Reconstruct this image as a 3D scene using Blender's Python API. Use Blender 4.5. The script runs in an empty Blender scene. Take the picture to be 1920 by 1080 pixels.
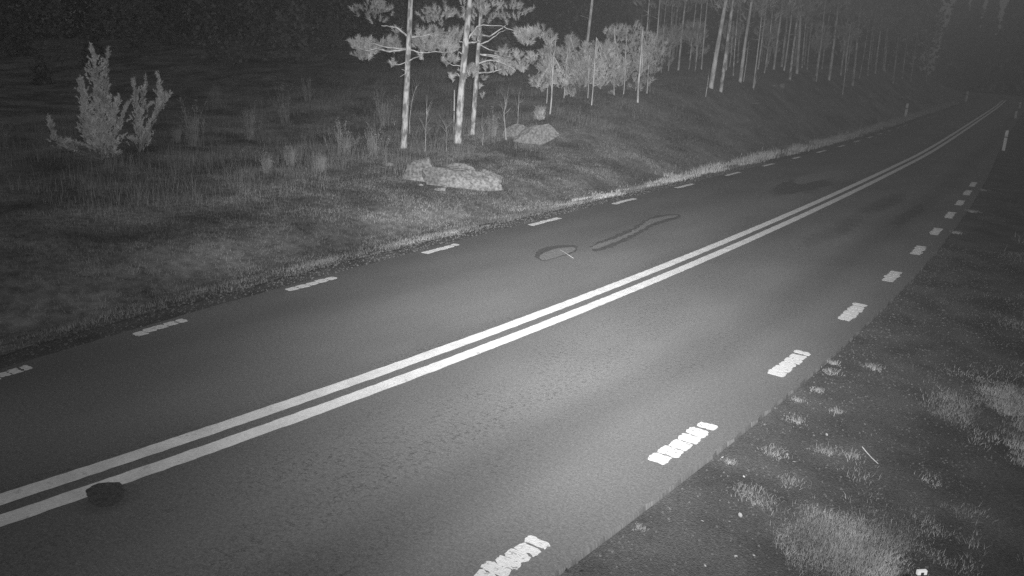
import bpy, math, random
import numpy as np
from mathutils import Matrix, Vector, noise as mnoise

random.seed(7)
RNG = np.random.default_rng(11)
scene = bpy.context.scene
col = scene.collection

# ------------------------------------------------------------------ camera
F_PX, CAM_H, YAW, PITCH, ROLL = 1450.0, 3.476, -0.60935, 0.27601, 0.03661
_f = np.array([math.sin(YAW) * math.cos(PITCH), math.cos(YAW) * math.cos(PITCH), -math.sin(PITCH)])
_r = np.array([math.cos(YAW), -math.sin(YAW), 0.0])
_u = np.cross(_r, _f)
C_R = _r * math.cos(ROLL) + _u * math.sin(ROLL)
C_U = -_r * math.sin(ROLL) + _u * math.cos(ROLL)
C_F = _f
CAM = np.array([0.0, 0.0, CAM_H])
cd = bpy.data.cameras.new("camera")
cd.sensor_width = 36.0
cd.lens = F_PX / 1920 * 36.0
cd.clip_start = 0.1
cd.clip_end = 3000
cam = bpy.data.objects.new("camera", cd)
col.objects.link(cam)
cam.matrix_world = Matrix(((C_R[0], C_U[0], -C_F[0], CAM[0]), (C_R[1], C_U[1], -C_F[1], CAM[1]),
                           (C_R[2], C_U[2], -C_F[2], CAM[2]), (0, 0, 0, 1)))
scene.camera = cam

# ------------------------------------------------------------------ night sky
world = bpy.data.worlds.new("World")
scene.world = world
world.use_nodes = True
wn = world.node_tree
wbg = wn.nodes["Background"]
wbg.inputs[0].default_value = (1, 1, 1, 1)
wbg.inputs[1].default_value = 0.095

# ------------------------------------------------------------------ infrared lamp on the camera mast
LAMP_POS = (0.30, -0.05, CAM_H + 0.28)
ld = bpy.data.lights.new("infrared_lamp", 'SPOT')
ld.energy = 78000.0
ld.spot_size = math.radians(150)
ld.spot_blend = 1.0
ld.shadow_soft_size = 0.05
lamp = bpy.data.objects.new("infrared_lamp", ld)
col.objects.link(lamp)
lamp.location = LAMP_POS


def pxray(x, y):
    return C_R * ((x - 960) / F_PX) - C_U * ((y - 540) / F_PX) + C_F


LAMP_AXIS = Vector(pxray(1075, 500)).normalized()
lamp.rotation_euler = LAMP_AXIS.to_track_quat('-Z', 'Y').to_euler()
# the lens of the lamp throws most of its light far out and little at its own foot
ld.use_nodes = True
lt = ld.node_tree
em = lt.nodes["Emission"]
geo = lt.nodes.new("ShaderNodeNewGeometry")


def lm(op, a, b=None):
    n = lt.nodes.new("ShaderNodeMath")
    n.operation = op
    for i, v in enumerate((a, b)):
        if v is None:
            continue
        if isinstance(v, (int, float)):
            n.inputs[i].default_value = v
        else:
            lt.links.new(v, n.inputs[i])
    return n.outputs[0]


dotn = lt.nodes.new("ShaderNodeVectorMath")
dotn.operation = 'DOT_PRODUCT'
lt.links.new(geo.outputs["Incoming"], dotn.inputs[0])
dotn.inputs[1].default_value = LAMP_AXIS
sepn = lt.nodes.new("ShaderNodeSeparateXYZ")
lt.links.new(geo.outputs["Incoming"], sepn.inputs[0])
down = lm('MAXIMUM', lm('MULTIPLY', sepn.outputs[2], -1.0), 0.0)
LK1, LK2, LKA, LSPILL = 2.9, 1.35, 19.0, 0.034
ex = lm('ADD', lm('MULTIPLY', down, -LK1), lm('MULTIPLY', lm('MULTIPLY', down, down), -LK2))
vert = lm('EXPONENT', ex)
cone = lm('EXPONENT', lm('MULTIPLY', lm('SUBTRACT', 1.0, dotn.outputs["Value"]), -LKA))
cone = lm('ADD', lm('MULTIPLY', cone, 1.0 - LSPILL), LSPILL)
lt.links.new(lm('MULTIPLY', vert, cone), em.inputs["Strength"])

scene.view_settings.view_transform = 'Standard'
scene.view_settings.look = 'None'
scene.view_settings.exposure = 0.0
scene.view_settings.gamma = 1.0
scene.view_settings.use_curve_mapping = False
scene.cycles.max_bounces = 4
scene.cycles.volume_bounces = 1
scene.cycles.use_denoising = False      # the night camera's own grain stays
scene.cycles.sample_clamp_direct = 2.0
scene.cycles.sample_clamp_indirect = 0.5


# ------------------------------------------------------------------ materials (an infrared picture: everything is a grey)
def mat(name, base, var=0.3, scale=6.0, rough=0.9, bump=0.0, bump_scale=60.0, stretch=(1, 1, 1), detail=6.0, spec=0.2,
        big=None, coord='Object', wear=None, span=(0.3, 0.7)):
    m = bpy.data.materials.new(name)
    m.use_nodes = True
    nt = m.node_tree
    b = nt.nodes["Principled BSDF"]
    b.inputs["Roughness"].default_value = rough
    b.inputs["Specular IOR Level"].default_value = spec
    tc = nt.nodes.new("ShaderNodeTexCoord")
    mp = nt.nodes.new("ShaderNodeMapping")
    mp.inputs["Scale"].default_value = stretch
    nt.links.new(tc.outputs[coord], mp.inputs[0])
    nz = nt.nodes.new("ShaderNodeTexNoise")
    nz.inputs["Scale"].default_value = scale
    nz.inputs["Detail"].default_value = detail
    nt.links.new(mp.outputs[0], nz.inputs["Vector"])
    mr = nt.nodes.new("ShaderNodeMapRange")
    mr.inputs[1].default_value = span[0]
    mr.inputs[2].default_value = span[1]
    mr.inputs[3].default_value = base * (1 - var)
    mr.inputs[4].default_value = base * (1 + var)
    nt.links.new(nz.outputs[0], mr.inputs[0])
    out = mr.outputs[0]
    if big:
        n2 = nt.nodes.new("ShaderNodeTexNoise")
        n2.inputs["Scale"].default_value = big[0]
        n2.inputs["Detail"].default_value = 5
        nt.links.new(tc.outputs[coord], n2.inputs["Vector"])
        m2 = nt.nodes.new("ShaderNodeMapRange")
        m2.inputs[1].default_value = 0.35
        m2.inputs[2].default_value = 0.65
        m2.inputs[3].default_value = 1 - big[1]
        m2.inputs[4].default_value = 1 + big[1]
        nt.links.new(n2.outputs[0], m2.inputs[0])
        mu = nt.nodes.new("ShaderNodeMath")
        mu.operation = 'MULTIPLY'
        nt.links.new(out, mu.inputs[0])
        nt.links.new(m2.outputs[0], mu.inputs[1])
        out = mu.outputs[0]
    if wear:
        # chipped away paint: the asphalt shows through in small specks
        n3 = nt.nodes.new("ShaderNodeTexNoise")
        n3.inputs["Scale"].default_value = wear[0]
        n3.inputs["Detail"].default_value = 8
        n3.inputs["Roughness"].default_value = .72
        nt.links.new(tc.outputs[coord], n3.inputs["Vector"])
        m3 = nt.nodes.new("ShaderNodeMapRange")
        m3.inputs[1].default_value = wear[1]
        m3.inputs[2].default_value = wear[1] + .05
        m3.inputs[3].default_value = 1
        m3.inputs[4].default_value = wear[2]
        nt.links.new(n3.outputs[0], m3.inputs[0])
        mu = nt.nodes.new("ShaderNodeMath")
        mu.operation = 'MULTIPLY'
        nt.links.new(out, mu.inputs[0])
        nt.links.new(m3.outputs[0], mu.inputs[1])
        out = mu.outputs[0]
    cmb = nt.nodes.new("ShaderNodeCombineColor")
    for i in range(3):
        nt.links.new(out, cmb.inputs[i])
    nt.links.new(cmb.outputs[0], b.inputs["Base Color"])
    if bump > 0:
        nb = nt.nodes.new("ShaderNodeTexNoise")
        nb.inputs["Scale"].default_value = bump_scale
        nb.inputs["Detail"].default_value = 5
        nt.links.new(mp.outputs[0], nb.inputs["Vector"])
        bp = nt.nodes.new("ShaderNodeBump")
        bp.inputs["Strength"].default_value = bump
        bp.inputs["Distance"].default_value = 0.02
        nt.links.new(nb.outputs[0], bp.inputs["Height"])
        nt.links.new(bp.outputs[0], b.inputs["Normal"])
    return m


M = {}
M['soil'] = mat("verge_soil", 0.20, 0.4, 5, bump=0.8, bump_scale=22, big=(0.5, 0.45))
M['gravel'] = mat("gravel", 0.125, 0.3, 45, bump=0.9, bump_scale=90, big=(1.3, 0.25))
M['stone'] = mat("gravel_stone", 0.13, 0.4, 20)
M['pebble'] = mat("pale_pebble", 0.5, 0.2, 20)
M['pebble_dark'] = mat("dark_pebble", 0.05, 0.2, 20)
M['paint'] = mat("road_paint", 0.84, 0.12, 35, bump=0.4, bump_scale=120, big=(4, 0.10), wear=(8, .59, .66))
M['paint_block'] = mat("road_paint_bright", 0.88, 0.08, 40, bump=0.4, bump_scale=90, wear=(22, .57, .4))
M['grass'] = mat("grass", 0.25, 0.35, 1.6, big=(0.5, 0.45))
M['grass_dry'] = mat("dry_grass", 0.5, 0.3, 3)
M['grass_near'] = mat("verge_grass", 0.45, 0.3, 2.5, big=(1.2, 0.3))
M['wood'] = mat("far_wood_foliage", 0.28, 0.25, .6)
M['tuft'] = mat("tuft_grass", 0.29, 0.3, 3)
M['stalk'] = mat("dry_stalk", 0.36, 0.3, 3)
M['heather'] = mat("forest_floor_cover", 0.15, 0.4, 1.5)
M['bark'] = mat("pine_bark", 0.56, 0.5, 7, span=(.42, .58), stretch=(1, 1, 0.4), bump=0.9, bump_scale=22)
M['bark_pale'] = mat("pale_bark", 0.70, 0.32, 5, span=(.40, .60), stretch=(1, 1, 0.35), bump=0.5, bump_scale=18)
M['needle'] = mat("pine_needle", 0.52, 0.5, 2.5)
M['needle_far'] = mat("shaded_pine_needle", 0.46, 0.4, 1.5)  # darker copy of the needles, dim forest light put into the colour
M['juniper'] = mat("juniper_sprig", 0.70, 0.35, 4)
M['rock'] = mat("lichen_rock", 0.23, 0.42, 13, span=(.36, .64), bump=0.7, bump_scale=12, big=(1.1, 0.3))
M['rock_pale'] = mat("pale_rock", 0.27, 0.38, 12.0, span=(.36, .64), bump=0.8, bump_scale=16)
M['post'] = mat("white_plastic", 0.93, 0.06, 8, rough=0.5)
M['reflector'] = mat("reflector", 0.9, 0.03, 8, rough=0.3)
M['band'] = mat("black_band", 0.04, 0.1, 8)
M['leaf'] = mat("fallen_leaf", 0.42, 0.25, 12)
M['tar'] = mat("tar_patch", 0.100, 0.35, 30, bump=0.6, bump_scale=80)
M['worn'] = mat("worn_asphalt", 0.235, 0.3, 40, bump=0.5, bump_scale=120)


def asphalt_material():
    m = bpy.data.materials.new("asphalt")
    m.use_nodes = True
    nt = m.node_tree
    N, Lk = nt.nodes, nt.links
    b = N["Principled BSDF"]
    b.inputs["Roughness"].default_value = 0.92
    b.inputs["Specular IOR Level"].default_value = 0.15
    uv = N.new("ShaderNodeUVMap")
    uv.uv_map = "road"
    sep = N.new("ShaderNodeSeparateXYZ")
    Lk.new(uv.outputs[0], sep.inputs[0])

    def math_(op, a, b_=None, c=None):
        n = N.new("ShaderNodeMath")
        n.operation = op
        for i, v in enumerate((a, b_, c)):
            if v is None:
                continue
            if isinstance(v, (int, float)):
                n.inputs[i].default_value = v
            else:
                Lk.new(v, n.inputs[i])
        return n.outputs[0]

    def noise(scale, detail=4, sx=1.0, sy=1.0, rough=0.5):
        mp = N.new("ShaderNodeMapping")
        mp.inputs["Scale"].default_value = (sx, sy, 1)
        Lk.new(uv.outputs[0], mp.inputs[0])
        n = N.new("ShaderNodeTexNoise")
        n.inputs["Scale"].default_value = scale
        n.inputs["Detail"].default_value = detail
        n.inputs["Roughness"].default_value = rough
        Lk.new(mp.outputs[0], n.inputs["Vector"])
        return n.outputs[0]

    def rng(v, a, b_, c, d):
        n = N.new("ShaderNodeMapRange")
        for i, x in enumerate((a, b_, c, d)):
            n.inputs[i + 1].default_value = x
        Lk.new(v, n.inputs[0])
        return n.outputs[0]

    u = sep.outputs[0]
    v = sep.outputs[1]
    wob = rng(noise(0.35, 4, 1, 0.35), 0.3, 0.7, -0.22, 0.22)
    uw = math_('ADD', u, wob)
    ramp = N.new("ShaderNodeValToRGB")
    stops = [(-4.2, .75), (-3.5, .88), (-2.7, .82), (-2.0, .98), (-1.2, 1.04), (-0.7, .98), (-0.25, .82), (0.3, .84), (0.75, .95),
             (1.25, 1.07), (1.75, 1.08), (2.15, .88), (2.45, .86), (2.85, 1.05), (3.3, 1.06), (3.8, 1.0)]
    el = ramp.color_ramp.elements
    while len(el) < len(stops):
        el.new(0.5)
    for e, (x, k) in zip(el, stops):
        e.position = (x + 4.5) / 9.0
        g = k * 0.5
        e.color = (g, g, g, 1)
    Lk.new(math_('DIVIDE', math_('ADD', uw, 4.5), 9.0), ramp.inputs[0])
    tone = math_('MULTIPLY', ramp.outputs[0], 2.0)
    base = math_('MULTIPLY', tone, 0.20)
    base = math_('MULTIPLY', base, rng(noise(0.6, 5, 1, 0.5), 0.3, 0.7, 0.86, 1.14))
    base = math_('MULTIPLY', base, rng(noise(55, 3), 0.25, 0.75, 0.72, 1.28))
    base = math_('MULTIPLY', base, rng(noise(170, 2), 0.25, 0.75, 0.82, 1.18))
    base = math_('MULTIPLY', base, rng(noise(24, 8, 1, 1, .8), 0.3, 0.7, 0.74, 1.26))
    # pits and lost stones along the worn joints
    pit = rng(noise(17, 6, 1, 1.0, 0.75), 0.53, 0.63, 0, 1)

    def band(c, w):
        d = math_('ABSOLUTE', math_('SUBTRACT', uw, c))
        return rng(d, w * 0.25, w, 1, 0)
    mask = math_('MAXIMUM', band(0.95, 0.55), math_('MAXIMUM', band(1.6, 0.4), math_('MAXIMUM', band(-0.38, 0.25), math_('MULTIPLY', band(2.3, .5), .55))))
    patchy = rng(noise(0.9, 4, 1, 0.6), 0.36, 0.58, 0, 1)
    pitm = math_('MULTIPLY', math_('MULTIPLY', pit, mask), patchy)
    base = math_('MULTIPLY', base, math_('SUBTRACT', 1.0, math_('MULTIPLY', pitm, 0.32)))

    # oily stains with soft uneven outlines: (u, v, ru, rv, darkness)
    st = None
    for (su, sv, ru, rv, dk) in STAINS:
        du = math_('DIVIDE', math_('SUBTRACT', uw, su), ru)
        dv = math_('DIVIDE', math_('SUBTRACT', v, sv), rv)
        rr = math_('ADD', math_('MULTIPLY', du, du), math_('MULTIPLY', dv, dv))
        rr = math_('ADD', rr, rng(noise(2.5, 4), 0.3, 0.7, -0.5, 0.5))
        s = math_('MULTIPLY', rng(rr, 0.1, 1.1, 1, 0), dk)
        st = s if st is None else math_('MAXIMUM', st, s)
    base = math_('MULTIPLY', base, math_('SUBTRACT', 1.0, st))
    cmb = N.new("ShaderNodeCombineColor")
    for i in range(3):
        Lk.new(base, cmb.inputs[i])
    Lk.new(cmb.outputs[0], b.inputs["Base Color"])
    h = math_('ADD', noise(140, 3), math_('MULTIPLY', pitm, -1.5))
    bp = N.new("ShaderNodeBump")
    bp.inputs["Strength"].default_value = 0.5
    bp.inputs["Distance"].default_value = 0.01
    Lk.new(h, bp.inputs["Height"])
    Lk.new(bp.outputs[0], b.inputs["Normal"])
    return m


# ------------------------------------------------------------------ helpers
def mesh_np(name, verts, faces, smooth=False):
    """verts (n,3) array, faces list of arrays (m,k)"""
    me = bpy.data.meshes.new(name)
    verts = np.asarray(verts, dtype=np.float32)
    if isinstance(faces, np.ndarray):
        faces = [faces]
    faces = [np.asarray(f, dtype=np.int32) for f in faces if len(f)]
    nl = sum(f.size for f in faces)
    nf = sum(len(f) for f in faces)
    me.vertices.add(len(verts))
    me.vertices.foreach_set("co", verts.ravel())
    me.loops.add(nl)
    me.loops.foreach_set("vertex_index", np.concatenate([f.ravel() for f in faces]))
    me.polygons.add(nf)
    tot = np.concatenate([np.full(len(f), f.shape[1], dtype=np.int32) for f in faces])
    st = np.concatenate([[0], np.cumsum(tot)[:-1]]).astype(np.int32)
    me.polygons.foreach_set("loop_start", st)
    me.polygons.foreach_set("loop_total", tot)
    me.polygons.foreach_set("use_smooth", np.full(nf, bool(smooth)))
    me.update(calc_edges=True)
    me.validate()
    return me


def link(name, me, m, parent=None, loc=None):
    o = bpy.data.objects.new(name, me)
    if me is not None and m is not None:
        if not me.materials:
            me.materials.append(m)
    col.objects.link(o)
    if parent is not None:
        o.parent = parent
    if loc is not None:
        o.location = loc
    return o


def empty(name, loc):
    o = bpy.data.objects.new(name, None)
    o.empty_display_size = 0.2
    col.objects.link(o)
    o.location = loc
    return o


def tag(o, label, cat, group=None):
    o['label'] = label
    o['category'] = cat
    if group:
        o['group'] = group
    return o


def tube(path, radii, n=8, cap=True):
    """tube along path (list of np points); returns verts, [quads, tris]"""
    path = np.asarray(path, float)
    V, Fq = [], []
    k = len(path)
    up = np.array([0.31, 0.87, 0.13])
    for i in range(k):
        t = path[min(i + 1, k - 1)] - path[max(i - 1, 0)]
        t = t / (np.linalg.norm(t) + 1e-9)
        a = np.cross(t, up)
        if np.linalg.norm(a) < 1e-3:
            a = np.cross(t, np.array([1.0, 0, 0]))
        a /= np.linalg.norm(a)
        b = np.cross(t, a)
        for j in range(n):
            th = 2 * math.pi * j / n
            V.append(path[i] + (a * math.cos(th) + b * math.sin(th)) * radii[i])
    for i in range(k - 1):
        for j in range(n):
            j2 = (j + 1) % n
            Fq.append((i * n + j, i * n + j2, (i + 1) * n + j2, (i + 1) * n + j))
    T = []
    if cap:
        V.append(path[-1])
        c = len(V) - 1
        for j in range(n):
            T.append(((k - 1) * n + j, (k - 1) * n + (j + 1) % n, c))
    return np.array(V), [np.array(Fq, dtype=np.int32), np.array(T, dtype=np.int32).reshape(-1, 3)]


def rot_random(n, full=True):
    q = RNG.normal(size=(n, 4))
    q /= np.linalg.norm(q, axis=1)[:, None]
    w, x, y, z = q.T
    return np.stack([np.stack([1 - 2 * (y * y + z * z), 2 * (x * y - z * w), 2 * (x * z + y * w)], -1),
                     np.stack([2 * (x * y + z * w), 1 - 2 * (x * x + z * z), 2 * (y * z - x * w)], -1),
                     np.stack([2 * (x * z - y * w), 2 * (y * z + x * w), 1 - 2 * (x * x + y * y)], -1)], 1)


def frame_to(dirs):
    """matrices with local z along dirs"""
    d = dirs / (np.linalg.norm(dirs, axis=1)[:, None] + 1e-9)
    a = np.cross(d, RNG.normal(size=d.shape))
    a /= np.linalg.norm(a, axis=1)[:, None] + 1e-9
    b = np.cross(d, a)
    return np.stack([a, b, d], -1)


def scatter(tv, tf, pos, R, s):
    tv = np.asarray(tv, float)
    n = len(pos)
    V = np.einsum('nij,kj->nki', R, tv) * np.asarray(s)[:, None, None] + pos[:, None, :]
    Fo = np.asarray(tf)[None, :, :] + (np.arange(n) * len(tv))[:, None, None]
    return V.reshape(-1, 3), Fo.reshape(-1, np.asarray(tf).shape[1])


def needle_tuft(n, length=0.14, width=0.016, spread=1.1):
    """bottle-brush of needles round a short shoot along +z"""
    V, Fc = [], []
    for i in range(n):
        h = random.uniform(-0.6, 0.45) * length * 1.5
        th = random.uniform(0, 2 * math.pi)
        tilt = random.uniform(0.35, spread)
        d = np.array([math.cos(th) * math.sin(tilt), math.sin(th) * math.sin(tilt), math.cos(tilt)])
        s = np.cross(d, RNG.normal(size=3))
        s /= np.linalg.norm(s)
        L_ = length * random.uniform(0.75, 1.15)
        b = np.array([0, 0, h])
        V += [b + s * width * .5, b - s * width * .5, b + d * L_]
        Fc.append((3 * i, 3 * i + 1, 3 * i + 2))
    return np.array(V), np.array(Fc)


def sprig(n, length=0.16, width=0.03):
    """leafy juniper sprig along +z"""
    V, Fc = [], []
    for i in range(n):
        h = random.uniform(0, 1) * length
        th = random.uniform(0, 2 * math.pi)
        tilt = random.uniform(0.4, 1.0)
        d = np.array([math.cos(th) * math.sin(tilt), math.sin(th) * math.sin(tilt), math.cos(tilt)])
        s = np.cross(d, RNG.normal(size=3))
        s /= np.linalg.norm(s)
        b = np.array([0, 0, h])
        V += [b + s * width * .5, b - s * width * .5, b + d * length * random.uniform(.35, .6)]
        Fc.append((3 * i, 3 * i + 1, 3 * i + 2))
    return np.array(V), np.array(Fc)


def blades(P, length, width, lean=0.5, jitter=0.4, two=True):
    """grass blades at points P (n,3): a bent two-piece blade each"""
    n = len(P)
    th = RNG.uniform(0, 2 * math.pi, n)
    L_ = length * RNG.uniform(1 - jitter, 1 + jitter, n) if np.isscalar(length) else length * RNG.uniform(1 - jitter, 1 + jitter, n)
    ln = RNG.uniform(0.05, lean, n)
    dirx, diry = np.cos(th), np.sin(th)
    fa = RNG.uniform(0, 2 * math.pi, n)
    sx, sy = np.cos(fa) * width * .5, np.sin(fa) * width * .5
    base1 = P + np.stack([sx, sy, np.zeros(n)], -1)
    base2 = P - np.stack([sx, sy, np.zeros(n)], -1)
    mid = P + np.stack([dirx * ln * L_ * .35, diry * ln * L_ * .35, L_ * .6], -1)
    tip = P + np.stack([dirx * ln * L_, diry * ln * L_, L_ * np.sqrt(np.maximum(.1, 1 - ln * ln * .7))], -1)
    if not two:
        V = np.stack([base1, base2, tip], 1).reshape(-1, 3)
        Fc = np.arange(n * 3, dtype=np.int32).reshape(-1, 3)
        return V, Fc
    m1 = mid + np.stack([sx, sy, np.zeros(n)], -1) * .75
    m2 = mid - np.stack([sx, sy, np.zeros(n)], -1) * .75
    V = np.stack([base1, base2, m1, m2, tip], 1).reshape(-1, 3)
    o = (np.arange(n) * 5)[:, None]
    Fc = np.concatenate([o + np.array([[0, 1, 3]]), o + np.array([[0, 3, 2]]), o + np.array([[2, 3, 4]])], 0)
    return V, Fc.astype(np.int32)


# ------------------------------------------------------------------ the lie of the land
KY = np.array([-40, 0, 2, 4, 6, 8, 10, 13, 16, 20, 25, 30, 36, 43, 50, 60, 70, 82, 95, 110, 130, 160, 200, 260, 900.])
KL = np.array([-8.3, -8.62, -8.97, -9.267, -9.463, -9.593, -9.683, -9.774, -9.834, -9.891, -9.943, -9.989, -10.045, -10.117, -10.197,
               -10.326, -10.471, -10.662, -10.887, -11.162, -11.8, -15.5, -28, -62, -500])
KC = np.array([-6.9, -6.56, -6.299, -6.068, -5.899, -5.776, -5.688, -5.603, -5.56, -5.548, -5.58, -5.646, -5.755, -5.905, -6.07, -6.318,
               -6.571, -6.874, -7.195, -7.6, -8.35, -12, -24.3, -57.8, -495])
KR = np.array([-3.6, -3.264, -2.989, -2.757, -2.575, -2.438, -2.338, -2.246, -2.207, -2.219, -2.305, -2.449, -2.673, -2.983, -3.327, -3.65,
               -3.95, -4.27, -4.6, -5.0, -5.75, -9.3, -21.3, -54.3, -491])


def smooth_table(KY, KX):
    yy = np.arange(-40, 900, 0.5)
    xx = np.interp(yy, KY, KX)
    k = np.hanning(9)
    k /= k.sum()
    xp = np.pad(xx, 4, mode='edge')
    return yy, np.convolve(xp, k, mode='valid')


TY, TL = smooth_table(KY, KL)
_, TC = smooth_table(KY, KC)
_, TR = smooth_table(KY, KR)


def xl(y): return np.interp(y, TY, TL)      # left row of edge dashes
def xc(y): return np.interp(y, TY, TC)      # middle of the double line
def xr(y): return np.interp(y, TY, TR)      # right row of edge dashes


def zr(y):
    s = np.maximum(0, np.minimum(y, 150) - 42)
    return .022 * s * s / (s + 12)


def sst(a, b, x):
    t = np.clip((x - a) / (b - a), 0, 1)
    return t * t * (3 - 2 * t)


def vnoise(x, y, sd):
    xi, yi = np.floor(x), np.floor(y)
    fx, fy = x - xi, y - yi
    fx = fx * fx * (3 - 2 * fx)
    fy = fy * fy * (3 - 2 * fy)

    def h(a, b):
        v = np.sin(a * 127.1 + b * 311.7 + sd * 74.7) * 43758.5453
        return v - np.floor(v)
    return (h(xi, yi) * (1 - fx) + h(xi + 1, yi) * fx) * (1 - fy) + (h(xi, yi + 1) * (1 - fx) + h(xi + 1, yi + 1) * fx) * fy


def rough_(x, y):
    return ((vnoise(x * .35 + y * .1, y * .35 - x * .12, 1) - .5) * 2.4 + (vnoise(x * .9 + y * .3, y * .9 - x * .2, 2) - .5) * 1.3
            + (vnoise(x * 2.3 - y * .5, y * 2.3 + x * .6, 3) - .5) * .7)


A_L, A_R = 0.20, 0.32      # asphalt beyond the dashes
SH_L, SH_R = 0.75, 5.0     # gravel shoulders


def zt(x, y):
    """height of the ground"""
    x = np.asarray(x, float)
    y = np.asarray(y, float)
    z0 = zr(y)
    ul = xl(y) - A_L - x
    ur = x - xr(y) - A_R
    # left: gravel shoulder, shallow ditch, then ground that climbs to a wooded bank farther on
    Hb = 0.25 + 2.95 * sst(20, 47, y) + 0.8 * sst(46, 62, y)
    left = -0.05 - 0.30 * np.exp(-((ul - 2.3) / 1.1) ** 2) - 0.03 * np.clip(ul, 0, 1.2)
    left = left + Hb * sst(1.8, 9.5, ul) + 0.035 * np.maximum(0, np.minimum(ul, 60) - 8) + 0.055 * rough_(x, y) * sst(.9, 4, ul)
    right = -0.04 - 0.04 * np.clip(ur, 0, 2) - 0.10 * np.maximum(0, np.minimum(ur, 12) - 2) + 0.03 * rough_(x * 1.3, y * 1.3) * sst(1.6, 4, ur)
    mid = np.full_like(z0, -0.10)
    z = np.where(ul > 0, left, np.where(ur > 0, right, mid))
    return z0 + z


def at(px, py, zoff=0.0, tmax=260):
    """ground point seen at a pixel of the 1920 x 1080 photograph"""
    d = pxray(px, py)
    t = np.arange(2.0, tmax, 0.02)
    P = CAM[None] + d[None] * t[:, None]
    below = P[:, 2] <= zt(P[:, 0], P[:, 1]) + zoff
    i = int(np.argmax(below)) if below.any() else len(t) - 1
    return P[i]


def at_depth(px, py, depth):
    return CAM + pxray(px, py) * depth


def depth_of(p):
    return float((np.asarray(p) - CAM) @ C_F)


def road_at(px, py):
    d = pxray(px, py)
    t = np.arange(2.0, 260, 0.01)
    P = CAM[None] + d[None] * t[:, None]
    i = int(np.argmax(P[:, 2] <= zr(P[:, 1])))
    return P[i]


# ------------------------------------------------------------------ ground
def axis(parts):
    out = []
    for a, b, s in parts:
        out.append(np.arange(a, b, s))
    return np.unique(np.round(np.concatenate(out), 4))


gx = axis([(-420, -100, 40), (-100, -45, 4), (-45, -9, .3), (-9, -2, .35), (-2, 6, .2), (6, 40, 3), (40, 421, 40)])
gy = axis([(-60, -4, 6), (-4, 30, .3), (30, 75, .45), (75, 150, 2.5), (150, 621, 30)])
GX, GY = np.meshgrid(gx, gy)
GZ = zt(GX.ravel(), GY.ravel())
GV = np.stack([GX.ravel(), GY.ravel(), GZ], -1)
nx, ny = len(gx), len(gy)
ii = (np.arange(ny - 1)[:, None] * nx + np.arange(nx - 1)[None]).ravel()
GF = np.stack([ii, ii + 1, ii + nx + 1, ii + nx], -1)
ground = link("ground", mesh_np("ground", GV, GF, True), M['soil'])
ground['kind'] = 'structure'

# ------------------------------------------------------------------ road
ry = axis([(-12, 0, 1), (0, 30, .12), (30, 150, 1.0), (150, 300, 5)])


def strip(name, fl, fr, zoff, m, nseg=1, ys=ry, parent=None, thick=0.0, jag=0.0, uvname=None):
    V, Fc, UV = [], [], []
    for y in ys:
        a, b = float(fl(y)), float(fr(y))
        a += random.uniform(-jag, jag)
        b += random.uniform(-jag, jag)
        z = float(zr(y)) + zoff
        for k in range(nseg + 1):
            t = k / nseg
            V.append((a + (b - a) * t, y, z))
            UV.append((V[-1][0] - float(xc(y)), y))
    n = nseg + 1
    for i in range(len(ys) - 1):
        for k in range(nseg):
            Fc.append((i * n + k, i * n + k + 1, (i + 1) * n + k + 1, (i + 1) * n + k))
    if thick:
        o = len(V)
        for i, y in enumerate(ys):
            for k in (0, nseg):
                v = V[i * n + k]
                s = -1 if k == 0 else 1
                V.append((v[0] + s * .012, v[1], v[2] - thick))
                UV.append((v[0] - float(xc(y)), y))
        for i in range(len(ys) - 1):
            Fc.append((o + 2 * i, i * n, (i + 1) * n, o + 2 * (i + 1)))
            Fc.append((i * n + nseg, o + 2 * i + 1, o + 2 * (i + 1) + 1, (i + 1) * n + nseg))
    me = mesh_np(name, np.array(V), np.array(Fc))
    if uvname:
        lay = me.uv_layers.new(name=uvname)
        li = np.zeros(len(me.loops), dtype=np.int32)
        me.loops.foreach_get("vertex_index", li)
        lay.data.foreach_set("uv", np.array(UV, dtype=np.float32)[li].ravel())
    return link(name, me, m, parent)


def uvp(px, py):
    p = road_at(px, py)
    return p[0] - float(xc(p[1])), p[1]


STAINS = []
for (px, py, ru, rv, dk) in ((1510, 350, .5, 2.2, .5), (1470, 356, .5, 1.6, .4), (1660, 380, .3, 3.6, .4), (1700, 402, .25, 2.6, .35), (1580, 425, .28, 2.4, .3), (1540, 440, .3, 1.8, .25),
                             (198, 930, .20, .26, .22)):
    a, b = uvp(px, py)
    STAINS.append((a, b, ru, rv, dk))
M['asphalt'] = asphalt_material()
road = strip("road", lambda y: xl(y) - A_L, lambda y: xr(y) + A_R, 0.0, M['asphalt'], nseg=10, thick=0.07, jag=0.014, uvname="road")
road['kind'] = 'structure'


def shoulder(name, f0, f1, zo, m, jag=.2):
    V, Fc = [], []
    ys = axis([(-11, 2, 1), (2, 22, .12), (22, 60, .4), (60, 200, 2)])
    k = 8
    for y in ys:
        a, b = float(f0(y)), float(f1(y))
        b += math.copysign(1, b - a) * jag * (mnoise.noise(Vector((y * .8, 3.1, 0))) + .55 * mnoise.noise(Vector((y * 2.4, 8.1, 0))) + .3 * mnoise.noise(Vector((y * 6, 1.1, 0))))
        for j in range(k + 1):
            x = a + (b - a) * j / k
            edge = -0.05 if j == k else 0
            V.append((x, y, float(zt(x, y)) + zo + edge))
    n = k + 1
    for i in range(len(ys) - 1):
        for j in range(k):
            Fc.append((i * n + j, i * n + j + 1, (i + 1) * n + j + 1, (i + 1) * n + j))
    o = link(name, mesh_np(name, np.array(V), np.array(Fc), True), m)
    o['kind'] = 'structure'
    return o


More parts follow.
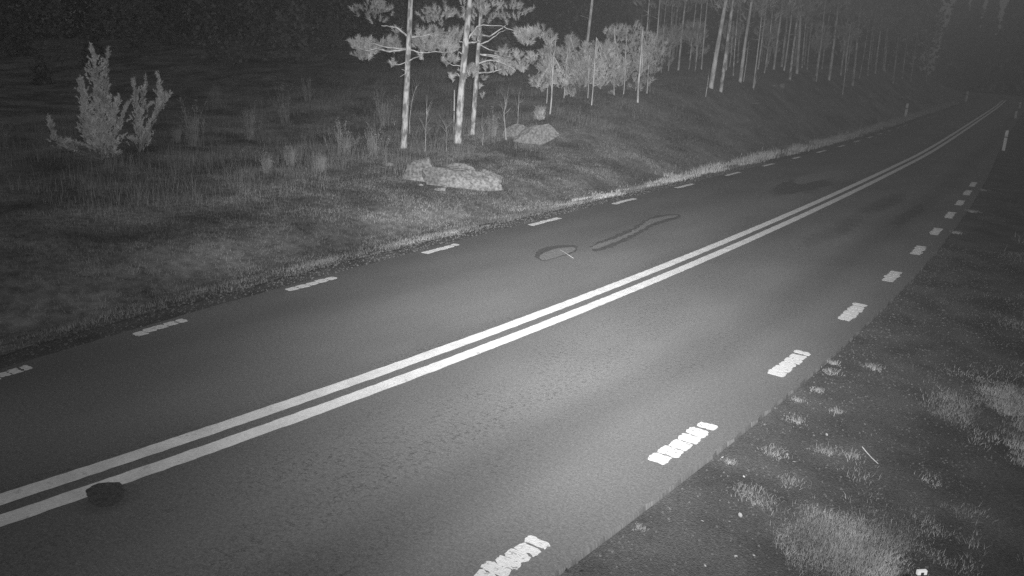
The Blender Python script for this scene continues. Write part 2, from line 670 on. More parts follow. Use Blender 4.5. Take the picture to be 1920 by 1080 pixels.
shoulder("gravel_shoulder", lambda y: xl(y) - A_L - .02, lambda y: xl(y) - A_L - SH_L, 0.015, M['gravel'])
shoulder("gravel_shoulder", lambda y: xr(y) + A_R + .02, lambda y: xr(y) + A_R + SH_R, 0.015, M['gravel'], .75)

# markings: two solid middle lines and two rows of edge dashes, parts of the road
LS, LW = 0.170, 0.190
for s in (-1, 1):
    strip("centre_line", lambda y: xc(y) + s * LS - LW / 2, lambda y: xc(y) + s * LS + LW / 2, 0.004, M['paint'],
          ys=axis([(-12, 0, .5), (0, 20, .09), (20, 45, .3), (45, 130, 1)]), parent=road, jag=0.006)


def blob(cx, cy, hw, hl, rough, n=26, skew=0.0, ph=0.0):
    """uneven block outline (a flaked slab of paint): a rectangle with a ragged, chipped edge"""
    pts = []
    nx_, ny_ = 8, 5
    per = [(-1 + 2 * i / nx_, -1) for i in range(nx_)] + [(1, -1 + 2 * i / ny_) for i in range(ny_)] + \
          [(1 - 2 * i / nx_, 1) for i in range(nx_)] + [(-1, 1 - 2 * i / ny_) for i in range(ny_)]
    for (a, b) in per:
        if abs(a) == 1 and abs(b) == 1:
            a, b = a * .93, b * .86
        x = a * hw + rough * mnoise.noise(Vector((a * 2.7 + ph, b * 2.7 - ph, ph * 3.1)))
        y = b * hl + rough * 1.3 * mnoise.noise(Vector((a * 2.9 - ph, b * 2.3 + ph, ph * 1.7 + 9)))
        pts.append((cx + x, cy + y + skew * x))
    return pts


def paint_block(parent, pts, z, h=0.0012):
    n = len(pts)
    V = [(x, y, z + h) for x, y in pts] + [(x, y, z - 0.001) for x, y in pts]
    sides = np.array([(i, i + n, (i + 1) % n + n, (i + 1) % n) for i in range(n)])
    cx = sum(p[0] for p in pts) / n
    cy = sum(p[1] for p in pts) / n
    V.append((cx, cy, z + h))
    tris = np.array([(i, (i + 1) % n, 2 * n) for i in range(n)])
    return link("paint_block", mesh_np("paint_block", np.array(V), [sides, tris]), M['paint_block'], parent)


def edge_dash(y0, y1, fx, width, nb, seed):
    random.seed(seed)
    d = bpy.data.objects.new("edge_dash", None)
    d.empty_display_size = .1
    col.objects.link(d)
    d.parent = road
    L_ = (y1 - y0) / nb
    for k in range(nb):
        cy = y0 + (k + .5) * L_
        cx = float(fx(cy))
        hw = width / 2 * random.uniform(.86, 1.05)
        hl = L_ / 2 * (random.uniform(.88, .97) if k < nb - 1 else random.uniform(.6, .9))
        paint_block(d, blob(cx + random.uniform(-.015, .015), cy, hw, hl, .020, skew=random.uniform(-.05, .05), ph=seed * 1.7 + k * 2.3),
                    float(zr(cy)) + .003 + .0004 * (k % 2))
    return d


L_PX = [((-45, 722), (60, 688)), ((250, 628), (352, 600)), ((536, 544), (634, 521)), ((790, 474), (868, 459)), ((991, 422), (1054, 409)),
        ((1147, 382), (1197, 373)), ((1266, 352), (1305, 345)), ((1358, 329), (1390, 323)), ((1430, 311.5), (1455, 307)),
        ((1487, 297.5), (1504, 294.5)), ((1530, 286), (1548, 282)), ((1568, 275), (1581, 272)), ((1600, 266.5), (1611, 263.5)), ((1628, 258.5), (1637, 256))]
R_PX = [((885, 1082), (1028, 1017)), ((1228, 867), (1342, 797)), ((1450, 704), (1520, 661)), ((1578, 600), (1618, 570)), ((1660, 527), (1688, 510)),
        ((1713, 477), (1733, 462)), ((1748, 440), (1761, 428)), ((1777, 409), (1788, 398)), ((1797, 385), (1805, 376)), ((1811, 366), (1818, 357)),
        ((1824, 350), (1830, 342))]
for i, (a, b) in enumerate(L_PX):
    edge_dash(road_at(*a)[1], road_at(*b)[1], xl, .17, 5, 100 + i)
for i, (a, b) in enumerate(R_PX):
    edge_dash(road_at(*a)[1], road_at(*b)[1], xr, .21, 6, 200 + i)
yy = 56.5
for i, px in enumerate(((1650, 251), (1667, 245), (1685, 240), (1700, 235), (1722, 227), (1741, 220))):
    y = road_at(*px)[1]
    edge_dash(y - .6, y + .6, xl, .14, 2, 300 + i)
random.seed(21)


def flat_patch(name, outline, z, m, parent=None):
    """thin skin with given plan outline (list of xy)"""
    from mathutils.geometry import tessellate_polygon
    n = len(outline)
    V = [(x, y, float(zr(y)) + z) for x, y in outline]
    t = [tuple(f) for f in tessellate_polygon([[Vector(v) for v in V]])]
    fixed = []
    for f in t:
        p0, p1, p2 = (np.array(V[i]) for i in f)
        fixed.append(f if np.cross(p1 - p0, p2 - p0)[2] > 0 else (f[0], f[2], f[1]))
    return link(name, mesh_np(name, np.array(V), np.array(fixed)), m, parent)


def px_outline(pts, amp=.07, sub=14):
    P = [road_at(*p)[:2] for p in pts]
    out = []
    n = len(P)
    for i in range(n):
        p0, p1, p2, p3 = P[i - 1], P[i], P[(i + 1) % n], P[(i + 2) % n]
        for k in range(sub):
            t = k / sub
            q = .5 * ((2 * p1) + (-p0 + p2) * t + (2 * p0 - 5 * p1 + 4 * p2 - p3) * t * t + (-p0 + 3 * p1 - 3 * p2 + p3) * t ** 3)
            j = .55 * mnoise.noise(Vector((q[0] * 26, q[1] * 22, 3)))
            out.append((q[0] + amp * (mnoise.noise(Vector((q[0] * 9, q[1] * 9, 1))) + j), q[1] + 2 * amp * (mnoise.noise(Vector((q[0] * 7, q[1] * 7, 5))) + j)))
    return out


# two worn hollows in the far lane: dark broken rim, paler floor
flat_patch("worn_hollow_rim", px_outline([(1004, 480), (1012, 468), (1040, 461), (1074, 460), (1083, 466), (1074, 474), (1040, 485), (1016, 489)], .03), .003, M['tar'], road)
flat_patch("worn_hollow_floor", px_outline([(1012, 481), (1024, 473), (1048, 466), (1074, 464), (1080, 467), (1072, 473), (1040, 484), (1018, 488)], .02), .006, M['worn'], road)
flat_patch("worn_hollow_rim", px_outline([(1107, 465), (1120, 455), (1150, 443), (1185, 428), (1215, 410), (1245, 403), (1272, 403), (1275, 408), (1250, 416), (1220, 426),
                                          (1190, 444), (1155, 460), (1120, 471)]), .003, M['tar'], road)
flat_patch("worn_hollow_floor", px_outline([(1111, 463), (1130, 455), (1160, 445), (1190, 431), (1216, 414), (1244, 406), (1268, 404), (1270, 406), (1246, 412), (1218, 422),
                                            (1188, 439), (1152, 454), (1122, 466)]), .006, M['worn'], road)
flat_patch("scuffed_patch", px_outline([(1452, 353), (1476, 340), (1512, 333), (1545, 338), (1562, 347), (1530, 352), (1500, 358), (1470, 364)], .12), .003, M['tar'], road)
flat_patch("scuffed_patch", px_outline([(1490, 337), (1520, 327), (1560, 320), (1590, 322), (1566, 332), (1530, 340), (1500, 345)], .14), .005, M['worn'], road)
# round tar patch over the nearer middle line
flat_patch("tar_patch", px_outline([(160, 930), (170, 916), (190, 906), (214, 905), (231, 911), (232, 926), (222, 943), (196, 950), (172, 946)], .015), .0060, M['tar'], road)

# ------------------------------------------------------------------ grass and ground cover (uncountable)
def stuff(name, V, Fc, m, label, cat="grass"):
    o = link(name, mesh_np(name, V, Fc), m)
    o['kind'] = 'stuff'
    o['label'] = label
    o['category'] = cat
    return o


def field(n, x0, x1, y0, y1, keep):
    x = RNG.uniform(x0, x1, n)
    y = RNG.uniform(y0, y1, n)
    k = keep(x, y)
    x, y = x[k], y[k]
    return np.stack([x, y, zt(x, y) - .01], -1)


def clump(x, y, s, ph):
    v = vnoise(x * s * .45 + ph, y * s * .45, ph) * .65 + vnoise(x * s * 1.1, y * s * 1.1 + ph, ph + 3) * .35
    return np.clip((v - .5) * 1.7 + .5, 0, 1)


def keep_left(x, y):
    ul = xl(y) - A_L - x
    c = clump(x, y, 2.3, .4) * .6 + clump(x, y, 6.1, 2.4) * .4
    p = sst(.45, 1.3, ul) * (.15 + .85 * c)
    return RNG.uniform(0, 1, len(x)) < p


def inview(P, mx=80, my=60):
    d = P - CAM
    dz = d @ C_F
    sx = 960 + F_PX * (d @ C_R) / np.maximum(dz, .1)
    sy = 540 - F_PX * (d @ C_U) / np.maximum(dz, .1)
    return (dz > 1) & (sx > -mx) & (sx < 1920 + mx) & (sy > -my) & (sy < 1080 + my)


P = field(620000, -34, -9, 1, 34, keep_left)
P = P[inview(P)]
V, Fc = blades(P, .05 + .03 * clump(P[:, 0], P[:, 1], 1.3, 1.0), .011, lean=1.0, two=False)
stuff("short_grass", V, Fc, M['grass'], "short mottled grass on the open ground left of the road")
P = field(260000, -42, -9.6, 30, 62, keep_left)
P = P[inview(P)]
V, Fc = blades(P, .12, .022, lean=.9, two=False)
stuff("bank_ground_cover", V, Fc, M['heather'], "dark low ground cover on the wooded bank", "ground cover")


# thin upright dry stalks standing in the rough ground before and between the pines
def keep_stalk(x, y):
    ul = xl(y) - A_L - x
    c = clump(x, y, 1.0, 6.0) * .6 + clump(x, y, 3.0, 8.0) * .4
    return RNG.uniform(0, 1, len(x)) < sst(5.0, 9.5, ul) * sst(.4, .75, c)


P = field(80000, -36, -13, 8, 40, keep_stalk)
P = P[inview(P)]
V, Fc = blades(P, .14 + .34 * clump(P[:, 0], P[:, 1], .9, 2.5), .006, lean=.55, jitter=.8, two=True)
stuff("dry_stalks", V, Fc, M['stalk'], "thin upright dry stalks in the rough ground around the pines", "stalks")


# pale weeds on the far edge of the left shoulder
def keep_weed(x, y):
    ul = xl(y) - A_L - x
    c = clump(x, y, 1.9, 1.4) * .5 + clump(x, y, 4.7, .4) * .5
    return (RNG.uniform(0, 1, len(x)) < np.exp(-((ul - 1.3 - .7 * (c - .5)) / .55) ** 2) * sst(.42, .75, c)) & (ul > .4)


P = field(420000, -14.5, -9.4, 20, 115, keep_weed)
P = P[inview(P)]
lng = (.08 + .22 * sst(22, 36, P[:, 1])) * (.35 + 1.0 * clump(P[:, 0], P[:, 1], 2.9, .2))
V, Fc = blades(P, lng, .016, lean=.8, two=True)
stuff("verge_weeds", V, Fc, M['grass_dry'], "pale dry weeds lining the far shoulder of the road", "weeds")
P = field(40000, -11.8, -9, 1, 24, keep_weed)
P = P[inview(P)]
V, Fc = blades(P, .06, .010, lean=1.1, two=True)
stuff("verge_weeds", V, Fc, M['grass'], "thin low weeds along the near part of the left shoulder", "weeds")


# right verge
BRIGHT = at(1565, 1015)


def keep_right(x, y):
    ur = x - xr(y) - A_R
    c = clump(x, y, 1.6, 4.4) * .5 + clump(x, y, 4.3, 1.1) * .5
    near = np.exp(-(((x - BRIGHT[0]) / .60) ** 2 + ((y - BRIGHT[1]) / .85) ** 2))
    p = np.maximum(sst(1.2, 2.4, ur + (c - .5) * 1.2) * sst(.40, .66, c) * .42, sst(.28, .55, near * (.15 + 1.5 * c)))
    return RNG.uniform(0, 1, len(x)) < p


P = np.concatenate([field(1000000, -2.0, 1.0, 3.2, 11, keep_right), field(350000, -2.4, 3.2, 11, 22, keep_right)])
P = P[inview(P)]
V, Fc = blades(P, .026 + .04 * clump(P[:, 0], P[:, 1], 3.0, 7.0), .0055, lean=1.6, jitter=.6, two=False)
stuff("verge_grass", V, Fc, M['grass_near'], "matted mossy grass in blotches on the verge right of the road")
P = field(60000, -2.4, 3.2, 2.5, 22, keep_right)
P = P[inview(P)]
V, Fc = blades(P, .07, .0035, lean=1.5, jitter=.6, two=True)
stuff("verge_grass", V, Fc, M['grass_near'], "loose longer blades above the matted grass right of the road")
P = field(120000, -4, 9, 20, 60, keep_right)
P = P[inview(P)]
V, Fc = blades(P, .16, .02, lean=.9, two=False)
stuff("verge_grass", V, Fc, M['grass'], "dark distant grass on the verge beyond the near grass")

# gravel stones
TET = np.array([(1, 0, -.4), (-.5, .87, -.4), (-.5, -.87, -.4), (0, 0, .7), (.6, .5, .3), (-.7, .1, .35)])
TETF = np.array([(0, 1, 4), (1, 5, 4), (1, 2, 5), (2, 3, 5), (2, 0, 3), (0, 4, 3), (3, 4, 5), (0, 2, 1)])
x = RNG.uniform(-3, .6, 9000)
y = RNG.uniform(3, 20, 9000)
ur = x - xr(y) - A_R
k = (ur > .02) & (ur < 2.1)
P = np.stack([x, y, zt(x, y) + .015], -1)[k]
P = P[inview(P)]
V, Fc = scatter(TET, TETF, P, rot_random(len(P)), RNG.uniform(.006, .017, len(P)))
stuff("gravel", V, Fc, M['stone'], "small gravel stones on the right shoulder", "gravel")
x = RNG.uniform(-11.2, -9.2, 9000)
y = RNG.uniform(2, 34, 9000)
ul = xl(y) - A_L - x
k = (ul > .02) & (ul < .9)
P = np.stack([x, y, zt(x, y) + .015], -1)[k]
P = P[inview(P)]
V, Fc = scatter(TET, TETF, P, rot_random(len(P)), RNG.uniform(.010, .026, len(P)))
stuff("gravel", V, Fc, M['stone'], "small gravel stones on the left shoulder", "gravel")

ORD = ["first", "second", "third", "fourth", "fifth", "sixth", "seventh", "eighth", "ninth", "tenth", "eleventh", "twelfth", "thirteenth",
       "fourteenth", "fifteenth", "sixteenth", "seventeenth", "eighteenth", "nineteenth", "twentieth", "twenty-first", "twenty-second",
       "twenty-third", "twenty-fourth", "twenty-fifth", "twenty-sixth", "twenty-seventh", "twenty-eighth", "twenty-ninth", "thirtieth",
       "thirty-first", "thirty-second", "thirty-third", "thirty-fourth", "thirty-fifth", "thirty-sixth", "thirty-seventh", "thirty-eighth",
       "thirty-ninth", "fortieth", "forty-first", "forty-second", "forty-third", "forty-fourth", "forty-fifth"]

# ------------------------------------------------------------------ small things on the right shoulder
TUFTS = [(1558, 698, .10), (1532, 732, .07), (1497, 752, .06), (1493, 790, .11), (1567, 772, .07), (1638, 690, .12), (1563, 682, .06), (1368, 867, .05),
         (1452, 850, .12), (1480, 905, .10), (1403, 925, .14), (1430, 945, .16), (1547, 846, .09), (1598, 855, .12), (1197, 992, .05),
         (1821, 397, .16), (1842, 357, .14), (1792, 437, .14)]
TUFTS.sort(key=lambda t: -t[1])
for i, (px, py, s) in enumerate(TUFTS):
    p = at(px, py, .015)
    n = int(80 + 900 * s)
    Q = np.stack([RNG.normal(0, s * .55, n), RNG.normal(0, s * .55, n), np.zeros(n)], -1)
    V, Fc = blades(Q, .02 + s * .16, .0022 + .0004 * np.linalg.norm(p), lean=1.8, jitter=.6, two=True)
    o = empty("grass_tuft", tuple(p))
    bl = link("blades", mesh_np("blades", V, Fc), M['tuft'], o)
    bl['kind'] = 'stuff'
    tag(o, "small pale grass tuft on the right gravel shoulder, %s counting up from the bottom" % ORD[i], "grass tuft", "grass tufts on the gravel")

PEB = [(1354, 858, .016, 0), (1395, 895, .016, 0), (1413, 1043, .018, 0), (1322, 1062, .016, 0), (1229, 931, .016, 0), (1062, 1072, .024, 1), (1090, 1073, .024, 1)]
for i, (px, py, s, dk) in enumerate(PEB):
    p = at(px, py, .015)
    V, Fc = scatter(TET, TETF, np.array([[0, 0, s * .3]]), rot_random(1), np.array([s]))
    o = link("pebble", mesh_np("pebble", V, Fc), M['pebble_dark' if dk else 'pebble'], loc=tuple(p))
    tag(o, ["pale pebble on the shoulder level with the nearest whole edge dash", "pale pebble on the shoulder just below its twin and nearer the grass",
            "pale pebble beside the left edge of the bright grass patch", "pale pebble low on the shoulder, nearest the bottom of the picture",
            "pale pebble close to the asphalt edge", "dark pebble at the asphalt edge by the bottom of the picture",
            "dark pebble just right of another at the bottom asphalt edge"][i], "pebble", "pebbles on the shoulder")


def stick(name, pts, r, m, label, cat, z=.02):
    P_ = [at(px, py, .015) + np.array([0, 0, z]) for px, py in pts]
    b = P_[0]
    V, Fc = tube([q - b for q in P_], [r] * (len(P_) - 1) + [r * .4], 6)
    o = link(name, mesh_np(name, V, Fc, True), m, loc=tuple(b))
    return tag(o, label, cat)


stick("twig", [(1616, 841), (1624, 851), (1634, 862), (1646, 873)], .005, M['bark_pale'], "pale bent twig lying on the gravel among the right grass", "twig")
stick("twig", [(1563, 783), (1566, 774), (1571, 767)], .005, M['bark_pale'], "short pale twig standing out on the right gravel shoulder", "twig")
P_ = [road_at(1050, 470) + np.array([0, 0, .02]), road_at(1060, 477) + np.array([0, 0, .03]), road_at(1075, 486) + np.array([0, 0, .02])]
V, Fc = tube([q - P_[0] for q in P_], [.006, .006, .004], 6)
tag(link("straw", mesh_np("straw", V, Fc, True), M['stalk'], loc=tuple(P_[0])), "thin pale straw lying across the small worn hollow in the road", "straw")

# fallen leaves
LV = np.array([(-.5, 0, 0), (-.2, .32, .08), (.25, .28, .1), (.6, 0, .03), (.25, -.28, .1), (-.2, -.32, .08), (0, 0, -.03)])
LF = np.array([(0, 1, 6), (1, 2, 6), (2, 3, 6), (3, 4, 6), (4, 5, 6), (5, 0, 6)])
leaf_me = mesh_np("fallen_leaf", LV, LF[:, ::-1])
LEAVES = [(1388, 966, .05), (1317, 977, .03), (1368, 978, .03), (1380, 1043, .03), (1476, 852, .035), (1477, 867, .04), (1489, 866, .035), (1550, 815, .04)]
LEAVES.sort(key=lambda t: -t[1])
for i, (px, py, s) in enumerate(LEAVES):
    p = at(px, py, .03)
    o = link("fallen_leaf", leaf_me, M['leaf'], loc=tuple(p))
    o.scale = (s, s, s)
    o.rotation_euler = (random.uniform(-.3, .3), random.uniform(-.3, .3), random.uniform(0, 6))
    tag(o, "pale fallen leaf on the right gravel, %s counting up from the bottom" % ORD[i], "leaf", "fallen leaves on the gravel")


# ------------------------------------------------------------------ marker posts
def box_verts(w, d, z0, z1, taper=1.0):
    a, b = w / 2, d / 2
    return [(-a, -b, z0), (a, -b, z0), (a, b, z0), (-a, b, z0), (-a * taper, -b * taper, z1), (a * taper, -b * taper, z1), (a * taper, b * taper, z1), (-a * taper, b * taper, z1)]


BOXF = np.array([(0, 3, 2, 1), (4, 5, 6, 7), (0, 1, 5, 4), (1, 2, 6, 5), (2, 3, 7, 6), (3, 0, 4, 7)])


def marker_post(p, h, w, label, faceto=True):
    root = empty("marker_post", tuple(p))
    ang = math.atan2(-p[0], p[1]) if faceto else 0
    root.rotation_euler = (0, 0, ang)
    # body with a slanted cap
    V = np.array(box_verts(w, .05, -.1, h * .9) + box_verts(w, .05, h * .9 + .0005, h * .985, .92))
    V[12:, 2] += np.where(V[12:, 1] > 0, .03, 0)
    link("post_body", mesh_np("post_body", V, np.concatenate([BOXF, BOXF + 8])), M['post'], root)
    V = np.array(box_verts(w * 1.04, .056, h * .66, h * .70))
    link("band", mesh_np("band", V, BOXF), M['band'], root)
    V = np.array(box_verts(w * .6, .012, h * .78, h * .93)) + np.array([0, -.031, 0])
    link("reflector", mesh_np("reflector", V, BOXF), M['reflector'], root)
    return tag(root, label, "marker post", "roadside marker posts")


for px, py, hp, w, lab in ((1881, 283, 36, .15, "white marker post on the right verge, the tallest one in view"),
                           (1697, 223, 27, .20, "white marker post at the left verge among pale weeds, nearer of the two"),
                           (1811, 191, 18, .24, "white marker post at the far left verge beyond its larger twin"),
                           (1903, 224, 14, .18, "faint marker post far along the right verge behind the tallest one"),
                           (1911, 205, 12, .18, "faintest marker post at the far end of the right verge")):
    p = at(px, py)
    marker_post(p, hp / F_PX * depth_of(p) * 1.04, w, lab)
# the post at the foot of the mast: only its head reaches into the picture
d = pxray(1729, 1069)
zt_top = .93
t = (CAM_H - zt_top) / -d[2]
ptop = CAM + d * t
root = empty("marker_post", (ptop[0], ptop[1], zt(ptop[0], ptop[1])))
root.rotation_euler = (0, 0, .75)
hh = zt_top - float(zt(ptop[0], ptop[1]))
link("post_body", mesh_np("post_body", np.array(box_verts(.018, .018, -.1, hh - .01)), BOXF), M['band'], root)
link("reflector", mesh_np("reflector", np.array(box_verts(.054, .016, hh - .026, hh)), BOXF), M['reflector'], root)
tag(root, "small bright reflector head of a stake at the bottom right corner", "marker post")


# ------------------------------------------------------------------ rocks
def rock_mesh(name, size, seed, sub=4, cuts=7, amp=.16, flat=.25):
    import bmesh
    bm = bmesh.new()
    bmesh.ops.create_icosphere(bm, subdivisions=sub, radius=1.0)
    rr = random.Random(seed)
    planes = []
    for _ in range(cuts):
        n = Vector((rr.uniform(-1, 1), rr.uniform(-1, 1), rr.uniform(-.2, 1))).normalized()
        planes.append((n, rr.uniform(.5, .82)))
    planes.append((Vector((rr.uniform(-.3, .3), rr.uniform(-.3, .3), 1)).normalized(), .5))
    planes.append((Vector((rr.uniform(-.5, .5), rr.uniform(-.5, .5), 1)).normalized(), .6))
    for v in bm.verts:
        c = v.co.copy()
        for n, dd in planes:
            k = c.dot(n)
            if k > dd:
                c -= n * (k - dd)
        s = Vector((seed * 3.7, seed * 1.3, seed * .7))
        k = mnoise.fractal(c * 1.6 + s, 1.0, 2.1, 4) * amp + (.25 - abs(mnoise.noise(c * 3.5 + s))) * amp * .9 + (.2 - abs(mnoise.noise(c * 9 + s))) * amp * .45
        c *= 1 + k
        if c.z < -flat:
            c.z = -flat - (c.z + flat) * .1
        v.co = Vector((c.x * size[0], c.y * size[1], c.z * size[2]))
    me = bpy.data.meshes.new(name)
    bm.to_mesh(me)
    bm.free()
    return me


def rock_part(name, px, py, wpx, hpx, dep_ratio, seed, m, parent=None, rz=0.0, tilt=0.0, sub=4, amp=.16, base=None, cuts=7):
    """a rock whose middle bottom is seen at a pixel, with width and height in pixels"""
    p = at(px, py) if base is None else base
    dpt = depth_of(p)
    w = wpx / F_PX * dpt / 2
    h = hpx / F_PX * dpt
    me = rock_mesh(name, (w, w * dep_ratio, h / 1.05), seed, sub, cuts, amp)
    o = link(name, me, m)
    yaw = math.atan2(C_R[1], C_R[0])
    loc = Vector(p) + Vector((C_F[0], C_F[1], 0)).normalized() * w * dep_ratio * .6
    loc.z = float(zt(loc.x, loc.y)) + h * .03
    if parent is not None:
        o.parent = parent
        loc = loc - parent.location
    o.location = loc
    o.rotation_euler = (0, tilt, yaw + rz)
    return o


oc = empty("rock_outcrop", tuple(at(850, 335)))
tag(oc, "broken lichen-covered rock outcrop on the grass between the road and pines", "rock")
rock_part("rock_base", 850, 352, 214, 62, .40, 7, M['rock'], oc, tilt=.09, sub=6, cuts=30, amp=.09)
rock_part("rock_block", 790, 340, 96, 74, .5, 3, M['rock'], oc, sub=5, cuts=22, amp=.07)
rock_part("rock_block", 866, 346, 108, 62, .45, 5, M['rock'], oc, tilt=.14, sub=5, cuts=24, amp=.09)
rock_part("rock_block", 914, 354, 80, 54, .45, 8, M['rock'], oc, tilt=.26, sub=5, amp=.11, cuts=26)
for (px, py, w, h, s) in ((826, 358, 24, 8, 21), (846, 345, 18, 12, 22), (834, 351, 12, 7, 23), (806, 345, 14, 8, 24), (788, 348, 12, 6, 25)):
    o = rock_part("loose_stone", px, py, w, h, .8, s, M['rock_pale'], None, sub=3, amp=.2)
    tag(o, {21: "flat pale stone lying lowest in front of the rock outcrop", 22: "round pale stone against the middle of the rock outcrop",
            23: "small pale stone between two larger ones before the outcrop", 24: "pale stone at the foot of the outcrop's left block",
            25: "small flat stone farthest left in front of the outcrop"}[s], "stone", "loose stones before the outcrop")
o = rock_part("loose_stone", 728, 311, 20, 11, .8, 27, M['rock_pale'], None, sub=3)
tag(o, "lone small stone in the grass left of the rock outcrop", "stone")

sb = empty("split_boulder", tuple(at(995, 268)))
tag(sb, "slanting split boulder with pale top in front of the young pines", "rock")
rock_part("boulder_slab", 1000, 270, 118, 52, .40, 31, M['rock_pale'], sb, tilt=-.50, sub=5, amp=.08, cuts=26)
rock_part("boulder_slab", 970, 258, 78, 42, .3, 33, M['rock_pale'], sb, tilt=-.48, sub=5, amp=.06, cuts=22)

FR = [(1467, 166, 10, 14, "pale rounded stone on the forest floor before the middle trunks"), (1451, 163, 7, 6, "small stone just left of the rounded forest stone"),
      (1501, 141, 6, 6, "small stone at the foot of the brightest far trunk"), (1527, 153, 10, 10, "pair-like rough stone under the right forest trunks"),
      (1583, 163, 18, 9, "low pale boulder on the bank at the forest's right"), (1146, 176, 14, 12, "pale stone under the young pines' lower branches"),
      (1415, 197, 26, 4, "flat pale rock showing through the dark bank"), (1692, 186, 26, 5, "flat pale rock on the bank above the first left marker post"),
      (1632, 184, 18, 6, "faint flat rock on the bank left of the marker post")]
for i, (px, py, w, h, lab) in enumerate(FR):
    o = rock_part("forest_stone", px, py, w, h, .7, 50 + i, M['rock_pale'] if i != 8 else M['rock'], None, sub=3)
    tag(o, lab, "stone", "stones on the wooded bank")


# ------------------------------------------------------------------ trees
def bend_path(a, b, n, wob, seed):
    rr = random.Random(seed)
    pts = []
    o1 = np.array([rr.uniform(-1, 1), rr.uniform(-1, 1), 0])
    o2 = np.array([rr.uniform(-1, 1), rr.uniform(-1, 1), 0])
    for i in range(n):
        t = i / (n - 1)
        pts.append(a + (b - a) * t + (o1 * math.sin(t * math.pi) + o2 * math.sin(t * 2.3 * math.pi) * .5) * wob)
    return pts


TUFT_BIG = [needle_tuft(44, .15, .020) for _ in range(4)]
TUFT_MID = [needle_tuft(26, .15, .026) for _ in range(4)]
TUFT_FAR = [needle_tuft(14, .26, .055) for _ in range(3)]


def tufts_mesh(name, pos, dirs, tmpl, smin=.8, smax=1.3):
    Vs, Fs, off = [], [], 0
    k = len(tmpl)
    idx = RNG.integers(0, k, len(pos))
    for j in range(k):
        s = idx == j
        if not s.any():
            continue
        V, Fc = scatter(tmpl[j][0], tmpl[j][1], pos[s], frame_to(dirs[s]), RNG.uniform(smin, smax, s.sum()))
        Vs.append(V)
        Fs.append(Fc + off)
        off += len(V)
    return Vs, Fs


def trunk_obj(root, path, radii, m, n=10, name="trunk"):
    V, Fc = tube(np.array(path) - np.array(root.location), radii, n)
    # uneven bark
    c = np.repeat(np.array(path) - np.array(root.location), n, axis=0)
    for i in range(len(c)):
        v = V[i]
        k = mnoise.noise(Vector((v[0] * 9, v[1] * 9, v[2] * 2.2))) * .16
        V[i] = c[i] + (v - c[i]) * (1 + k)
    return link(name, mesh_np(name, V, Fc, True), m, root)


def pine(base_px, top_px, wpx, branches, clouds, label, height=10.0, group="tall pines on the grass", seed=0, tmpl=TUFT_BIG, m=None, depth_add=0, wob=.06):
    p = at(*base_px)
    D = depth_of(p)
    mpp = D / F_PX
    root = empty("pine_tree", tuple(p))
    tag(root, label, "tree", group)
    # the trunk goes through base and top pixel, then on up out of the picture
    d = pxray(*top_px)
    # vertical plane through the base facing the camera
    nrm = np.array([C_F[0], C_F[1], 0])
    nrm /= np.linalg.norm(nrm)
    q = CAM + d * (((p - CAM) @ nrm) / (d @ nrm))
    up = (q - p) / (q[2] - p[2])
    tip = p + up * height
    path = bend_path(p - up * .15, tip, 26, wob, seed)
    r0 = wpx * mpp / 2
    radii = [r0 * (1.25 if i == 0 else 1.08 if i == 1 else 1.0) * (1 - .75 * (i / 25) ** 1.3) for i in range(26)]
    trunk_obj(root, path, radii, m or M['bark'], 12)
    rr = random.Random(seed + 5)
    P_path = np.array(path)

    def on_trunk(py):
        s = [(540 - F_PX * ((x - CAM) @ C_U) / ((x - CAM) @ C_F)) for x in P_path]
        i = int(np.argmin(np.abs(np.array(s) - py)))
        return P_path[i], i
    for bi, (ty, ends, rpx, dz) in enumerate(branches):
        st, i0 = on_trunk(ty)
        pts = [st]
        for k, e in enumerate(ends):
            dd = depth_of(st) + dz * (k + 1) / len(ends)
            pts.append(at_depth(e[0], e[1], dd))
        # smooth and wobble
        fine = []
        for k in range(len(pts) - 1):
            for j in range(4):
                t = j / 4
                fine.append(pts[k] + (pts[k + 1] - pts[k]) * t + np.array([rr.uniform(-1, 1) for _ in range(3)]) * .018)
        fine.append(pts[-1])
        r = rpx * mpp / 2
        V, Fc = tube(np.array(fine) - p, [r * (1 - .7 * k / (len(fine) - 1)) for k in range(len(fine))], 6)
        link("branch", mesh_np("branch", V, Fc, True), m or M['bark_pale'], root)
    pos, dirs = [], []
    for (cx, cy, rx, ry_, n, dz) in clouds:
        dd = D + dz
        c = at_depth(cx, cy, dd)
        for _ in range(int(n * .45)):
            while True:
                a, b, e = rr.uniform(-1, 1), rr.uniform(-1, 1), rr.uniform(-1, 1)
                if a * a + b * b + e * e < 1:
                    break
            q = c + C_R * a * rx * mpp + C_U * b * ry_ * mpp + C_F * e * rx * mpp * .8
            pos.append(q - p)
            o = np.array([a * .7 + rr.uniform(-.3, .3), 0, 0])
            dirs.append(C_R * (a * .8 + rr.uniform(-.4, .4)) + np.array([0, 0, .75]) + C_F * rr.uniform(-.6, .6))
    # crown above the picture
    n_up = int(110)
    for _ in range(n_up):
        t = rr.uniform(.70, 1.0)
        i = min(25, int(t * 25))
        q = P_path[i]
        a = rr.uniform(0, 6.28)
        R_ = (1.15 - t) * 3.6 * rr.uniform(.25, 1)
        pos.append(q - p + np.array([math.cos(a) * R_, math.sin(a) * R_, rr.uniform(-.2, .3)]))
        dirs.append(np.array([math.cos(a) * .6, math.sin(a) * .6, .8]))
    Vs, Fs = tufts_mesh("crown", np.array(pos), np.array(dirs), tmpl)
    link("crown", mesh_np("crown", np.concatenate(Vs), np.concatenate(Fs)), M['needle'], root)
    return root


